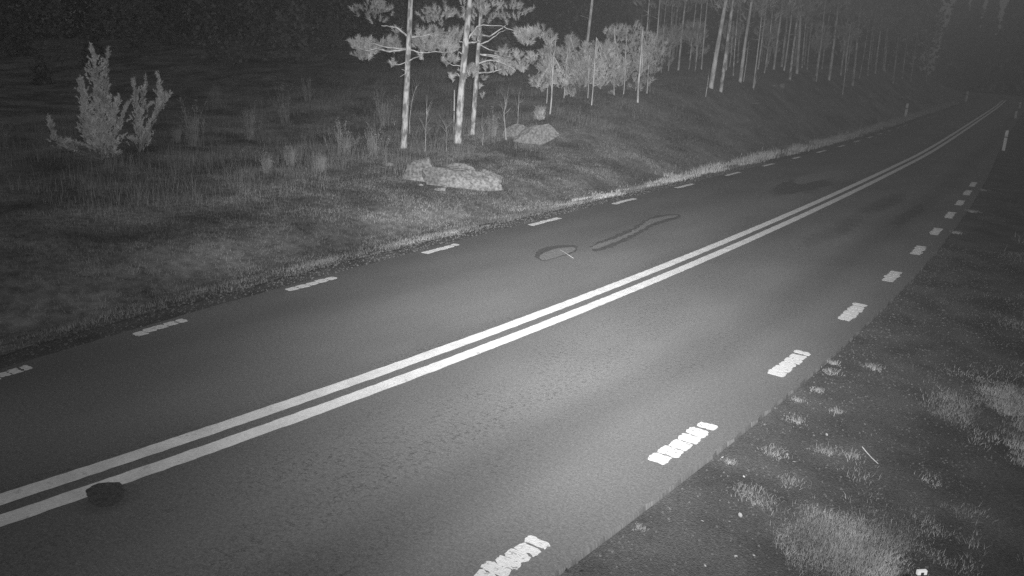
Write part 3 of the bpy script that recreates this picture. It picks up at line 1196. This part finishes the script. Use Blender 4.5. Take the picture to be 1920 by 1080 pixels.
pine((757, 277), (768, 46), 12.5,
     [(97, [(730, 97), (705, 91), (690, 96), (672, 90)], 4, -.3), (86, [(728, 90), (700, 82), (672, 78)], 3, .5), (63, [(748, 54), (735, 50), (715, 48)], 4, -.2),
      (118, [(772, 112), (786, 105), (796, 98)], 3, -.5), (98, [(785, 99), (815, 97), (845, 98), (858, 92)], 2.5, .4), (75, [(790, 68), (815, 62), (840, 60)], 3, .6),
      (122, [(748, 122), (736, 122)], 2, -.1), (144, [(750, 144)], 1.5, -.2), (131, [(753, 130)], 1.8, -.1)],
     [(690, 84, 33, 12, 190, 0), (735, 82, 18, 13, 75, .2), (680, 103, 20, 6, 45, -.2), (805, 80, 36, 14, 200, .2), (840, 88, 22, 9, 80, .2), (800, 62, 28, 8, 55, .6),
      (738, 118, 10, 4, 12, 0), (792, 106, 8, 4, 14, -.4), (740, 58, 10, 6, 12, .2), (660, 80, 6, 6, 14, 0), (830, 64, 24, 10, 50, .8), (700, 20, 40, 20, 90, .5), (820, 25, 40, 18, 90, .8)],
     "straight tall pine standing leftmost, its needled branch reaching left", 10.5, seed=1)
pine((858, 268), (873, 46), 14,
     [(105, [(860, 96), (858, 108)], 3, -.3), (84, [(885, 62), (895, 50), (905, 47), (940, 49), (965, 58)], 3.5, -.3), (86, [(895, 79), (902, 77)], 4, -.6),
      (126, [(850, 122), (838, 116)], 2, -.1), (90, [(863, 78), (861, 74)], 2, 0), (137, [(856, 137)], 3, -.1)],
     [(842, 113, 14, 9, 40, -.2), (880, 132, 18, 14, 70, .5), (855, 66, 22, 14, 70, .6), (890, 62, 18, 10, 35, .3), (980, 62, 22, 10, 70, -.1), (1000, 62, 12, 10, 40, -.1),
      (985, 74, 20, 7, 40, -.1), (848, 146, 8, 6, 14, 0), (900, 20, 60, 20, 110, .3)],
     "thickest tall pine, middle of the three, with white stake beside it", 11.0, seed=2)
pine((886, 252), (901, 46), 9.5,
     [(114, [(920, 112), (935, 116), (955, 124), (967, 133)], 3, -.4), (138, [(915, 136), (930, 133), (942, 130)], 3.5, -.3), (86, [(915, 78), (935, 62), (950, 54)], 3, .3),
      (74, [(918, 68), (940, 54), (948, 48)], 3.5, -.4), (110, [(925, 107), (945, 110)], 2.5, .4), (92, [(918, 93), (933, 98)], 2.5, .2), (105, [(925, 104), (943, 108), (960, 105)], 2.5, .6)],
     [(930, 122, 30, 11, 95, .3), (945, 98, 18, 6, 40, .4), (972, 102, 10, 8, 35, .3), (996, 108, 12, 9, 45, .2), (980, 122, 18, 9, 50, .3), (952, 131, 16, 6, 26, .1),
      (945, 112, 14, 6, 30, 0), (908, 145, 6, 4, 8, -.1), (900, 165, 4, 4, 6, -.1), (904, 178, 5, 3, 5, -.1), (960, 20, 40, 20, 70, .3)],
     "slender pine right of the thickest one, with bare crooked branches", 9.5, seed=3)

# white stake beside the middle pine
p = at(856, 262)
D = depth_of(p) + .5
a, b = at_depth(851.5, 208, D), at_depth(852, 169, D)
g = np.array([a[0], a[1], float(zt(a[0], a[1]))])
V, Fc = tube([np.array([0, 0, -.1]), (a - g) * .97], [.022, .022], 8)
root = empty("marker_stake", tuple(g))
link("stake_foot", mesh_np("stake_foot", V, Fc, True), M['bark'], root)
V, Fc = tube([a - g, b - g], [.026, .026], 8)
link("stake_top", mesh_np("stake_top", V, Fc, True), M['reflector'], root)
tag(root, "thin stake with bright white top just left of the thickest pine", "stake")


# slim deciduous saplings
def sapling(pts, wpx, label, twigs=10, m=None, dadd=0.0, group=None, leafy=0):
    p = at(*pts[0])
    D = depth_of(p) + dadd
    mpp = D / F_PX
    b = at_depth(pts[0][0], pts[0][1], D)
    b[2] = float(zt(b[0], b[1])) if dadd == 0 else b[2]
    root = empty("sapling", tuple(b))
    path = [b - np.array([0, 0, .1])] + [at_depth(x, y, D) for x, y in pts]
    fine = []
    for k in range(len(path) - 1):
        for j in range(3):
            fine.append(path[k] + (path[k + 1] - path[k]) * j / 3)
    fine.append(path[-1])
    r = wpx * mpp / 2
    n = len(fine)
    V, Fc = tube(np.array(fine) - b, [r * (1 - .6 * k / (n - 1)) for k in range(n)], 6)
    link("trunk", mesh_np("trunk", V, Fc, True), m or M['bark_pale'], root)
    Vs, Fs, off = [], [], 0
    for _ in range(twigs):
        k = random.randint(n // 2, n - 1)
        s = fine[k] - b
        e = s + np.array([random.uniform(-.25, .25), random.uniform(-.25, .25), random.uniform(.25, .6)])
        V, Fc = tube([s, (s + e) / 2 + RNG.normal(0, .02, 3), e], [.008, .006, .003], 4, cap=False)
        Vs.append(V)
        Fs.append(Fc[0] + off)
        off += len(V)
    if Vs:
        link("twigs", mesh_np("twigs", np.concatenate(Vs), np.concatenate(Fs)), M['stalk'], root)
    return tag(root, label, "sapling", group)


sapling([(768, 250), (768, 225), (771, 200), (775, 178), (782, 160)], 2.2, "slim curved sapling close beside the leftmost tall pine", 14)
sapling([(797, 284), (798, 255), (799, 225), (800, 200)], 1.8, "straight thin sapling between the leftmost and the thickest pine", 16)
sapling([(838, 285), (836, 265), (837, 240)], 1.4, "short thin sapling just left of the thickest pine's foot", 8)
sapling([(905, 272), (906, 250), (903, 235)], 1.4, "short thin sapling right of the slender pine's foot", 8)
sapling([(970, 250), (972, 205), (973, 188)], 1.4, "thin bare sapling behind the left end of the split boulder", 8)
sapling([(949, 262), (945, 215), (949, 190)], 3.0, "shaggy stump-like sapling left of the split boulder", 22)

# twiggy shrubs on the dim left ground
SHRUBS = [(365, 275, 30, 95, "broad twiggy shrub right of the junipers"), (470, 262, 22, 70, "twiggy shrub alone between the junipers and tufted shrub"),
          (535, 232, 24, 72, "twiggy shrub topped by a pale leafy tuft"), (575, 190, 20, 48, "faint shrub farthest back, right of the tufted shrub"),
          (332, 268, 12, 45, "small twiggy shrub between junipers and the broad shrub"), (645, 290, 34, 70, "wide faint shrub left of the leftmost tall pine"),
          (500, 325, 12, 45, "thin upright stalks standing low on the grass"), (545, 310, 20, 42, "stalky clump just right of the thin upright stalks"),
          (602, 322, 16, 40, "small stalky clump nearest the rock outcrop"), (720, 235, 34, 70, "large faint shrub behind the leftmost tall pine"),
          (700, 290, 24, 60, "low twiggy shrub in front of the large faint one"), (925, 255, 22, 50, "brushy stalks at the slender pine's right"),
          (405, 200, 30, 50, "very faint shrub high on the dark left ground"), (10, 275, 16, 45, "faint shrub cut by the left picture edge")]
for i, (px, py, wpx, hpx, lab) in enumerate(SHRUBS):
    p = at(px, py)
    D = depth_of(p)
    mpp = D / F_PX
    n = int(60 + 5 * wpx)
    Vs, Fs, off = [], [], 0
    rr = random.Random(900 + i)
    root = empty("twiggy_shrub", tuple(p))
    W_, H_ = wpx * mpp, hpx * mpp
    tips = []
    for k in range(10 + wpx // 2):
        b0 = np.array([rr.gauss(0, .28) * W_, rr.gauss(0, .22) * W_, -.05])
        h = H_ * rr.choice((rr.uniform(.25, .6), rr.uniform(.5, 1.0)))
        e = b0 + np.array([rr.gauss(0, .16) * h, rr.gauss(0, .16) * h, h])
        mid = (b0 + e) / 2 + np.array([rr.gauss(0, .03), rr.gauss(0, .03), 0])
        V, Fc = tube([b0, mid, e], [.009, .006, .002], 4, cap=False)
        Vs.append(V)
        Fs.append(Fc[0] + off)
        off += len(V)
        for _ in range(7):
            t = rr.uniform(.3, .98)
            q = b0 + (e - b0) * t
            l_ = rr.uniform(.12, .4) * (1.1 - .5 * t)
            q2 = q + np.array([rr.gauss(0, .35) * l_, rr.gauss(0, .35) * l_, l_])
            V, Fc = tube([q, q2], [.0045, .002], 3, cap=False)
            Vs.append(V)
            Fs.append(Fc[0] + off)
            off += len(V)
            tips.append(q + (q2 - q) * rr.random())
    link("stems", mesh_np("stems", np.concatenate(Vs), np.concatenate(Fs)), M['stalk'], root)
    pos = np.array(tips)[RNG.integers(0, len(tips), 4 * len(tips))] + RNG.normal(0, .05, (4 * len(tips), 3))
    if i == 2:
        extra = RNG.normal(0, 1, (130, 3)) * np.array([.22, .22, .13]) + np.array([0, 0, hpx * mpp * .95])
        pos = np.concatenate([pos, extra])
    Vq, Fq = scatter(LV, LF, pos, rot_random(len(pos)), RNG.uniform(.02, .045, len(pos)))
    link("leaves", mesh_np("leaves", Vq, Fq), M['stalk'], root)
    tag(root, lab, "shrub", "twiggy shrubs on the left ground")


# junipers
def juniper(base_px, spires, label, seed):
    p = at(*base_px)
    D = depth_of(p)
    mpp = D / F_PX
    rr = random.Random(seed)
    root = empty("juniper_bush", tuple(p))
    tag(root, label, "bush", "junipers on the left ground")
    tm = [sprig(14, .15, .028) for _ in range(3)]
    pos, dirs, Vs, Fs, off = [], [], [], [], 0
    for (pts, r0, r1, dens) in spires:
        dz = rr.uniform(-.35, .35)
        W_ = [at_depth(x, y, D + dz) for x, y in pts]
        seg = []
        for k in range(len(W_) - 1):
            for j in range(6):
                seg.append(W_[k] + (W_[k + 1] - W_[k]) * j / 6)
        seg.append(W_[-1])
        V, Fc = tube(np.array([p] + seg) - p if len(pts) > 1 else np.array(seg) - p, [.022] + [.014 * (1 - .8 * k / len(seg)) for k in range(len(seg))], 5, cap=False)
        Vs.append(V)
        Fs.append(Fc[0] + off)
        off += len(V)
        n = len(seg)
        for k in range(n - 1):
            t = k / (n - 1)
            r = (r0 * (1 - t) + r1 * t) * mpp
            dv = seg[k + 1] - seg[k]
            cnt = int(dens * np.linalg.norm(dv) * (26 + 160 * r)) + 1
            for _ in range(cnt):
                lump = .7 + .9 * mnoise.noise(Vector((seg[k][0] * 3 + seed, seg[k][2] * 4, k * .5)))
                off3 = np.array([rr.gauss(0, .5), rr.gauss(0, .5), rr.gauss(0, .35)]) * r * lump
                pos.append(seg[k] + dv * rr.random() + off3 - p)
                dirs.append(np.array([off3[0], off3[1], 0]) / (r + 1e-6) * .6 + np.array([0, 0, 1.0]) * .5 + dv / (np.linalg.norm(dv) + 1e-9) * .6)
    link("stems", mesh_np("stems", np.concatenate(Vs), np.concatenate(Fs)), M['stalk'], root)
    A, B = tufts_mesh("foliage", np.array(pos), np.array(dirs), tm, .6, 1.25)
    link("foliage", mesh_np("foliage", np.concatenate(A), np.concatenate(B)), M['juniper'], root)
    return root


juniper((192, 300), [([(195, 285), (188, 200), (180, 140), (172, 92)], 26, 3, 2.6), ([(185, 270), (165, 220), (158, 185), (151, 152)], 20, 3, 2.4),
                     ([(205, 230), (197, 150), (202, 96)], 8, 2, 1.6), ([(190, 280), (150, 272), (120, 268)], 6, 8, .5), ([(140, 285), (108, 268), (96, 240), (90, 222)], 16, 3, 1.7),
                     ([(115, 268), (130, 268)], 10, 6, 1.2), ([(205, 275), (222, 240), (238, 198)], 18, 3, 2.0), ([(200, 250), (215, 205), (222, 186)], 12, 3, 1.6),
                     ([(190, 290), (205, 282), (220, 290)], 12, 6, 1.0), ([(175, 282), (165, 250), (160, 230)], 18, 8, 1.6)],
        "largest juniper with tall ragged spire and low branch sweeping left", 40)
juniper((262, 285), [([(262, 270), (258, 230), (256, 190), (252, 152)], 12, 4, 1.3), ([(262, 250), (268, 185), (274, 150)], 8, 3, 1.0), ([(255, 272), (248, 262)], 16, 10, 1.4),
                     ([(265, 270), (278, 255), (276, 245)], 14, 6, 1.5), ([(268, 260), (290, 215), (300, 195), (299, 165), (296, 142)], 4, 3, 1.2),
                     ([(300, 205), (304, 185), (301, 170)], 11, 5, 2.2), ([(305, 195), (316, 178)], 6, 4, 1.6), ([(262, 225), (272, 205), (284, 196)], 8, 4, 1.0)],
        "thinner juniper with separate upright spires right of the largest one", 41)


# young pines
def young_pine(base_px, top_px, wpx, clouds, label, dist=None, seed=0, tmpl=TUFT_MID, group="young pines at the forest edge", nneedle=M['needle']):
    if dist is None:
        p = at(*base_px)
    else:
        d = pxray(*base_px)
        hd = np.array([d[0], d[1]]) / np.linalg.norm(d[:2])
        p = np.array([hd[0] * dist, hd[1] * dist, 0])
        p[2] = float(zt(p[0], p[1]))
    D = depth_of(p)
    mpp = D / F_PX
    root = empty("young_pine", tuple(p))
    tag(root, label, "tree", group)
    d = pxray(*top_px)
    nrm = np.array([C_F[0], C_F[1], 0])
    nrm /= np.linalg.norm(nrm)
    q = CAM + d * (((p - CAM) @ nrm) / (d @ nrm))
    path = bend_path(p - np.array([0, 0, .15]), q, 14, .05, seed)
    r = max(wpx * mpp / 2, .012)
    trunk_obj(root, path, [r * (1 - .6 * i / 13) for i in range(14)], M['bark_pale'], 8)
    rr = random.Random(seed + 77)
    pos, dirs, Vs, Fs, off = [], [], [], [], 0
    P_path = np.array(path)
    for (cx, cy, rx, ry_, n) in clouds:
        c = at_depth(cx, cy, D + rr.uniform(-.3, .3))
        # twigs from the trunk into the needles
        for _ in range(max(2, n // 16)):
            s = P_path[rr.randint(4, 13)]
            e = c + C_R * rr.uniform(-.7, .7) * rx * mpp + C_U * rr.uniform(-.6, .6) * ry_ * mpp
            V, Fc = tube(np.array([s, (s + e) / 2 - np.array([0, 0, .05]), e]) - p, [.016, .011, .005], 4, cap=False)
            Vs.append(V)
            Fs.append(Fc[0] + off)
            off += len(V)
        for _ in range(n):
            while True:
                a, b, e = rr.uniform(-1, 1), rr.uniform(-1, 1), rr.uniform(-1, 1)
                if a * a + b * b + e * e < 1:
                    break
            if rr.random() < .35:
                continue
            pos.append(c + C_R * a * rx * mpp + C_U * b * ry_ * mpp + C_F * e * rx * mpp * .9 - p)
            dirs.append(C_R * (a * .8 + rr.uniform(-.4, .4)) + np.array([0, 0, .8]) + C_F * rr.uniform(-.7, .5))
    link("branches", mesh_np("branches", np.concatenate(Vs), np.concatenate(Fs)), M['bark_pale'], root)
    A, B = tufts_mesh("crown", np.array(pos), np.array(dirs), tmpl)
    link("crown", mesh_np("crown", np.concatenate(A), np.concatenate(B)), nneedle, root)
    return root


young_pine((1031, 214), (1042, 70), 3.4, [(1030, 130, 18, 22, 120), (1022, 100, 14, 10, 50), (1050, 150, 22, 14, 90), (1012, 158, 16, 10, 40), (1030, 76, 14, 14, 40), (1018, 60, 16, 12, 30)],
           "young pine directly behind the split boulder, its thin trunk bright", seed=11)
young_pine((1025, 194), (1031, 90), 2.4, [(1018, 125, 14, 14, 60), (1005, 148, 12, 8, 30)], "thin crooked young pine close left of the boulder's young pine", seed=12)
young_pine((1057, 184), (1068, 66), 2.6, [(1070, 78, 16, 12, 90), (1062, 100, 24, 14, 110), (1075, 125, 28, 18, 170), (1085, 150, 20, 14, 80), (1066, 172, 14, 8, 24)],
           "bushy young pine just right of the boulder, tufts standing up bright", seed=13)
young_pine((1102, 184), (1108, 80), 2.2, [(1100, 108, 22, 16, 120), (1105, 135, 26, 16, 140), (1096, 90, 12, 10, 40)], "young pine in the middle of the bushy thicket", seed=14)
young_pine((1109, 197), (1118, 70), 2.8, [(1130, 95, 24, 18, 130), (1135, 130, 26, 20, 130), (1122, 152, 20, 10, 50)], "young pine with longest bare stem in the thicket", seed=15)
young_pine((1152, 178), (1152, 50), 2.4, [(1150, 98, 18, 22, 90), (1160, 60, 18, 14, 60), (1142, 60, 10, 14, 30), (1165, 125, 18, 20, 80), (1160, 150, 16, 10, 40)], "young pine above the pale stone", seed=16)
young_pine((1169, 177), (1176, 50), 2.2, [(1185, 90, 20, 26, 90), (1178, 130, 18, 22, 70), (1190, 55, 16, 12, 30)], "dimmer young pine right of the pale stone", seed=17, nneedle=M['needle_far'])
young_pine((1196, 192), (1206, 50), 4.5, [(1205, 115, 20, 26, 90), (1198, 120, 10, 10, 30), (1215, 80, 20, 24, 80), (1195, 158, 16, 12, 30)], "dim young pine at the right end of the thicket", seed=18, nneedle=M['needle_far'])
young_pine((1213, 175), (1218, 60), 2.2, [(1225, 125, 16, 12, 40), (1235, 90, 20, 26, 70), (1215, 152, 12, 8, 20)], "slight young pine between thicket and first forest trunks", seed=19, nneedle=M['needle_far'])
young_pine((1008, 226), (1015, 200), 2.2, [(1013, 212, 12, 9, 40), (1011, 221, 9, 5, 16)], "tiny pine seedling on top of the split boulder's far side", seed=20)


# ------------------------------------------------------------------ forest on the bank
def forest_tree(base_px, top_px, wpx, dist, label, seed, group, pale=True, crown=True, name="forest_pine"):
    d = pxray(*base_px)
    hd = np.array([d[0], d[1]]) / np.linalg.norm(d[:2])
    p = at(*base_px)
    if dist > 70 or np.hypot(p[0], p[1]) > 140:
        dist = max(dist, 74)
        p = np.array([hd[0] * dist, hd[1] * dist, 0.0])
    p[2] = float(zt(p[0], p[1]))
    D = depth_of(p)
    mpp = D / F_PX
    root = empty(name, tuple(p))
    tag(root, label, "tree", group)
    d2 = pxray(*top_px)
    nrm = np.array([C_F[0], C_F[1], 0])
    nrm /= np.linalg.norm(nrm)
    b = at_depth(base_px[0], base_px[1], D)
    q = CAM + d2 * (((b - CAM) @ nrm) / (d2 @ nrm))
    up = (q - b) / max(.2, q[2] - b[2])
    up[:2] = np.clip(up[:2], -.05, .05)
    rr = random.Random(seed)
    H_ = rr.uniform(11, 14)
    path = bend_path(p - up * .3, p + up * H_, 20, .10, seed)
    r = wpx * mpp / 2
    trunk_obj(root, path, [r * (1.2 if i == 0 else 1) * (1 - .65 * i / 19) for i in range(20)], M['bark_pale'] if pale else M['bark'], 9)
    P_path = np.array(path)
    # dead branch stubs
    Vs, Fs, off = [], [], 0
    for _ in range(9):
        i = rr.randint(3, 14)
        a = rr.uniform(0, 6.28)
        L_ = rr.uniform(.2, .9)
        s = P_path[i] + (P_path[i + 1] - P_path[i]) * rr.random()
        e = s + np.array([math.cos(a) * L_, math.sin(a) * L_, rr.uniform(-.1, .25)])
        V, Fc = tube(np.array([s, e]) - p, [.018, .006], 4, cap=False)
        Vs.append(V)
        Fs.append(Fc[0] + off)
        off += len(V)
    link("dead_branches", mesh_np("dead_branches", np.concatenate(Vs), np.concatenate(Fs)), M['bark'], root)
    if crown:
        pos, dirs = [], []
        for _ in range(170):
            t = rr.uniform(.36, 1.0) ** .8
            i = min(19, int(t * 19))
            a = rr.uniform(0, 6.28)
            R_ = (1.12 - t) * 3.0 * rr.uniform(.15, 1)
            c = P_path[i] - p + np.array([math.cos(a) * R_, math.sin(a) * R_, rr.uniform(-.3, .3)])
            for _ in range(3):
                pos.append(c + np.array([rr.gauss(0, .18), rr.gauss(0, .18), rr.gauss(0, .12)]))
                dirs.append(np.array([math.cos(a) * .6, math.sin(a) * .6, .8]))
        A, B = tufts_mesh("crown", np.array(pos), np.array(dirs), TUFT_FAR)
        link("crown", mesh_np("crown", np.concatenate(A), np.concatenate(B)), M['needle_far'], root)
    return root


FT = [((1092, 150), (1103, 47), 6.5, 46, 1), ((1252, 124), (1256, 70), 3, 66, 0), ((1272, 132), (1281, 50), 4, 58, 1), ((1315, 131), (1318, 96), 3, 56, 1),
      ((1333, 165), (1350, 60), 9, 44, 1), ((1351, 172), (1365, 60), 7, 41, 0), ((1383, 118), (1389, 50), 3.2, 64, 0), ((1388, 154), (1403, 50), 6.5, 48, 1),
      ((1412, 166), (1425, 62), 2.5, 47, 1), ((1440, 120), (1450, 60), 3.5, 62, 0), ((1451, 130), (1459, 72), 4.2, 56, 1), ((1481, 150), (1491, 75), 5, 52, 0),
      ((1494, 138), (1501, 50), 5.5, 54, 1), ((1505, 115), (1508, 72), 3, 66, 0), ((1516, 112), (1520, 78), 2.4, 68, 0), ((1554, 150), (1564, 55), 5, 53, 1),
      ((1598, 160), (1605, 85), 4.4, 56, 0), ((1611, 146), (1615, 120), 2, 60, 0), ((1657, 133), (1658, 90), 6, 62, 0), ((1674, 156), (1681, 105), 3, 60, 0),
      ((1736, 152), (1742, 105), 3.4, 66, 0)]
for (x_, y_, w_) in ((1206, 152, 2.6), (1227, 142, 3.2), (1240, 137, 2.2), (1292, 130, 2.6), (1303, 134, 2.2), (1362, 132, 3.0), (1375, 142, 2.4), (1421, 130, 3.0),
                     (1433, 137, 2.4), (1470, 132, 3.2), (1530, 142, 2.8), (1541, 130, 2.4), (1576, 142, 3.2), (1588, 133, 2.4), (1627, 142, 2.8), (1641, 138, 3.4),
                     (1691, 147, 2.8), (1708, 150, 2.4)):
    FT.append(((x_, y_), (x_ + 7 + (x_ - 1200) * .01, 50), w_, 60, 1 if w_ > 2.9 else 0))
FT.sort(key=lambda q: q[0][0])
for i, (b, t_, w, dist, pale) in enumerate(FT):
    th = "thick" if w >= 6 else "slim" if w >= 4 else "thin"
    lab = "%s %s pine trunk on the wooded bank, %s of the front trunks from the left" % (th, "pale" if pale else "dim", ORD[i])
    forest_tree(b, t_, w, dist, lab, 500 + i, "front rank of pines on the wooded bank", bool(pale))
sapling([(1323, 182), (1326, 162), (1329, 140)], 2.6, "short bright leaning sapling stem at the foot of thick bank pines", 3, dadd=0.0)
sapling([(1394, 153), (1399, 120), (1404, 78)], 2.6, "bright thin birch stem hugging a thick pale pine on the bank", 3, dadd=0.0)
sapling([(1413, 168), (1416, 155), (1418, 142)], 2.2, "short thin bent stem right of the bright birch stem", 3, dadd=0.0)

rr = random.Random(77)
for i in range(34):
    px = rr.uniform(1130, 1800)
    dist = rr.uniform(72, 120)
    d = pxray(px, 150)
    d = d[:2] / np.linalg.norm(d[:2]) * dist
    if xl(d[1]) - d[0] < 11:
        continue
    forest_tree((px, 150), (px + 10 + (px - 1130) * .008, 40), .24 * F_PX / dist, dist, "faint far pine trunk deep in the dark forest behind the front rank", 700 + i,
                "far pines deep in the forest", False, True)

UND = [((1252, 148), (1262, 50), [(1255, 70, 26, 22, 190), (1250, 105, 20, 16, 40)], "dim half-grown pine right of the young pine thicket"),
       ((1302, 142), (1310, 40), [(1300, 62, 26, 20, 190), (1310, 95, 18, 14, 30)], "dim half-grown pine before the first thick bank trunks"),
       ((1366, 140), (1376, 40), [(1372, 60, 20, 18, 130), (1366, 92, 14, 12, 22)], "dim half-grown pine between the two thickest bank trunks"),
       ((1436, 138), (1446, 40), [(1440, 58, 24, 18, 150), (1446, 88, 18, 12, 26)], "dim half-grown pine among the middle bank trunks"),
       ((1532, 142), (1545, 40), [(1540, 80, 22, 14, 140), (1536, 54, 22, 14, 36)], "dim half-grown pine behind the rough forest stone"),
       ((1585, 142), (1596, 40), [(1590, 62, 26, 18, 150), (1582, 92, 16, 12, 24)], "dim half-grown pine at the right of the lit forest")]
for i, (b, t_, cl, lab) in enumerate(UND):
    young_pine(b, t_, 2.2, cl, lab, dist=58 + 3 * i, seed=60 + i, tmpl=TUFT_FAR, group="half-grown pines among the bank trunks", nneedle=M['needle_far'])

# low shrubs of the forest floor
P = field(16000, -44, -12, 34, 80, lambda x, y: (xl(y) - x > 7) & (RNG.uniform(0, 1, len(x)) < sst(.45, .8, clump(x, y, 1.1, 3.0))))
P = P[inview(P)]
P[:, 2] += RNG.uniform(0, .3, len(P))
V, Fc = scatter(LV, LF, P, rot_random(len(P)), RNG.uniform(.05, .11, len(P)))
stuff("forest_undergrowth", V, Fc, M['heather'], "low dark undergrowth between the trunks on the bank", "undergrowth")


# ------------------------------------------------------------------ far wood that closes the view (one dark mass)
rr = random.Random(5)
Vs, Fs, off = [], [], 0
QV = np.array([(-.5, -.35, 0), (.5, -.35, .1), (.45, .35, -.05), (-.4, .4, .08)])
QF = np.array([(0, 1, 2, 3)])
spots = []
for k in range(40):
    spots.append((rr.uniform(-14, 30), rr.uniform(176, 200), rr.uniform(22, 28)))
for k in range(40):
    spots.append((rr.uniform(-60, 70), rr.uniform(200, 240), rr.uniform(24, 30)))
for k in range(34):
    spots.append((rr.uniform(9, 45), rr.uniform(70, 180), rr.uniform(15, 20)))
for k in range(420):
    a = -1.45 + 1.38 * (k + rr.random()) / 420
    r_ = 112 + 40 * rr.random()
    spots.append((r_ * math.sin(a), r_ * math.cos(a), rr.uniform(18, 25)))
for k in range(150):
    a = rr.uniform(-1.45, -.62)
    r_ = 58 + 60 * rr.random()
    spots.append((r_ * math.sin(a), r_ * math.cos(a), rr.uniform(1.2, 6) * (1 + (r_ - 58) / 70)))
for (x_, y_, H_) in spots:
    if x_ > xl(y_) - 7 and x_ < xr(y_) + 5:
        continue
    far_ = y_ > 165
    n = 1500 if far_ else 430 if H_ > 12 else 220
    t = RNG.uniform(-.03, 1, n)
    a = RNG.uniform(0, 6.28, n)
    R_ = (1.08 - t) * (rr.uniform(3.0, 4.2) if H_ > 12 else H_ * .42) * RNG.uniform(.25, 1, n)
    g = float(zt(x_, y_))
    pos = np.stack([x_ + np.cos(a) * R_, y_ + np.sin(a) * R_, g + t * H_], -1)
    V, Fc = scatter(QV, QF, pos, rot_random(n), RNG.uniform(.9, 1.7, n) if far_ else RNG.uniform(.25, .62, n) if H_ > 12 else RNG.uniform(.15, .34, n))
    Vs.append(V)
    Fs.append(Fc + off)
    off += len(V)
stuff("far_wood", np.concatenate(Vs), np.concatenate(Fs), M['wood'], "unlit dark wood closing the view behind everything", "wood")


for o in bpy.data.objects:
    if o.parent is not None and o.name.split('.')[0] in ("dead_branches", "twigs", "stems", "leaves", "branches", "foliage", "crown"):
        o['kind'] = 'stuff'

# ------------------------------------------------------------------ thin mist volume, added to lift the dark tones and veil the distance
hv = np.array([(-430, -70, -4), (430, -70, -4), (430, 630, -4), (-430, 630, -4), (-430, -70, 42), (430, -70, 42), (430, 630, 42), (-430, 630, 42)], float)
hm = bpy.data.materials.new("veil_mist")
hm.use_nodes = True
hn = hm.node_tree
for n_ in list(hn.nodes):
    if n_.type != 'OUTPUT_MATERIAL':
        hn.nodes.remove(n_)
pv = hn.nodes.new("ShaderNodeVolumePrincipled")
pv.inputs["Color"].default_value = (.95, .95, .95, 1)
pv.inputs["Density"].default_value = 0.0048
pv.inputs["Anisotropy"].default_value = 0.9
hn.links.new(pv.outputs[0], hn.nodes["Material Output"].inputs["Volume"])
haze = link("haze", mesh_np("haze", hv, BOXF), hm)
haze['kind'] = 'stuff'
haze['label'] = "added thin mist lifting the dark tones of the whole place"
haze['category'] = "mist"
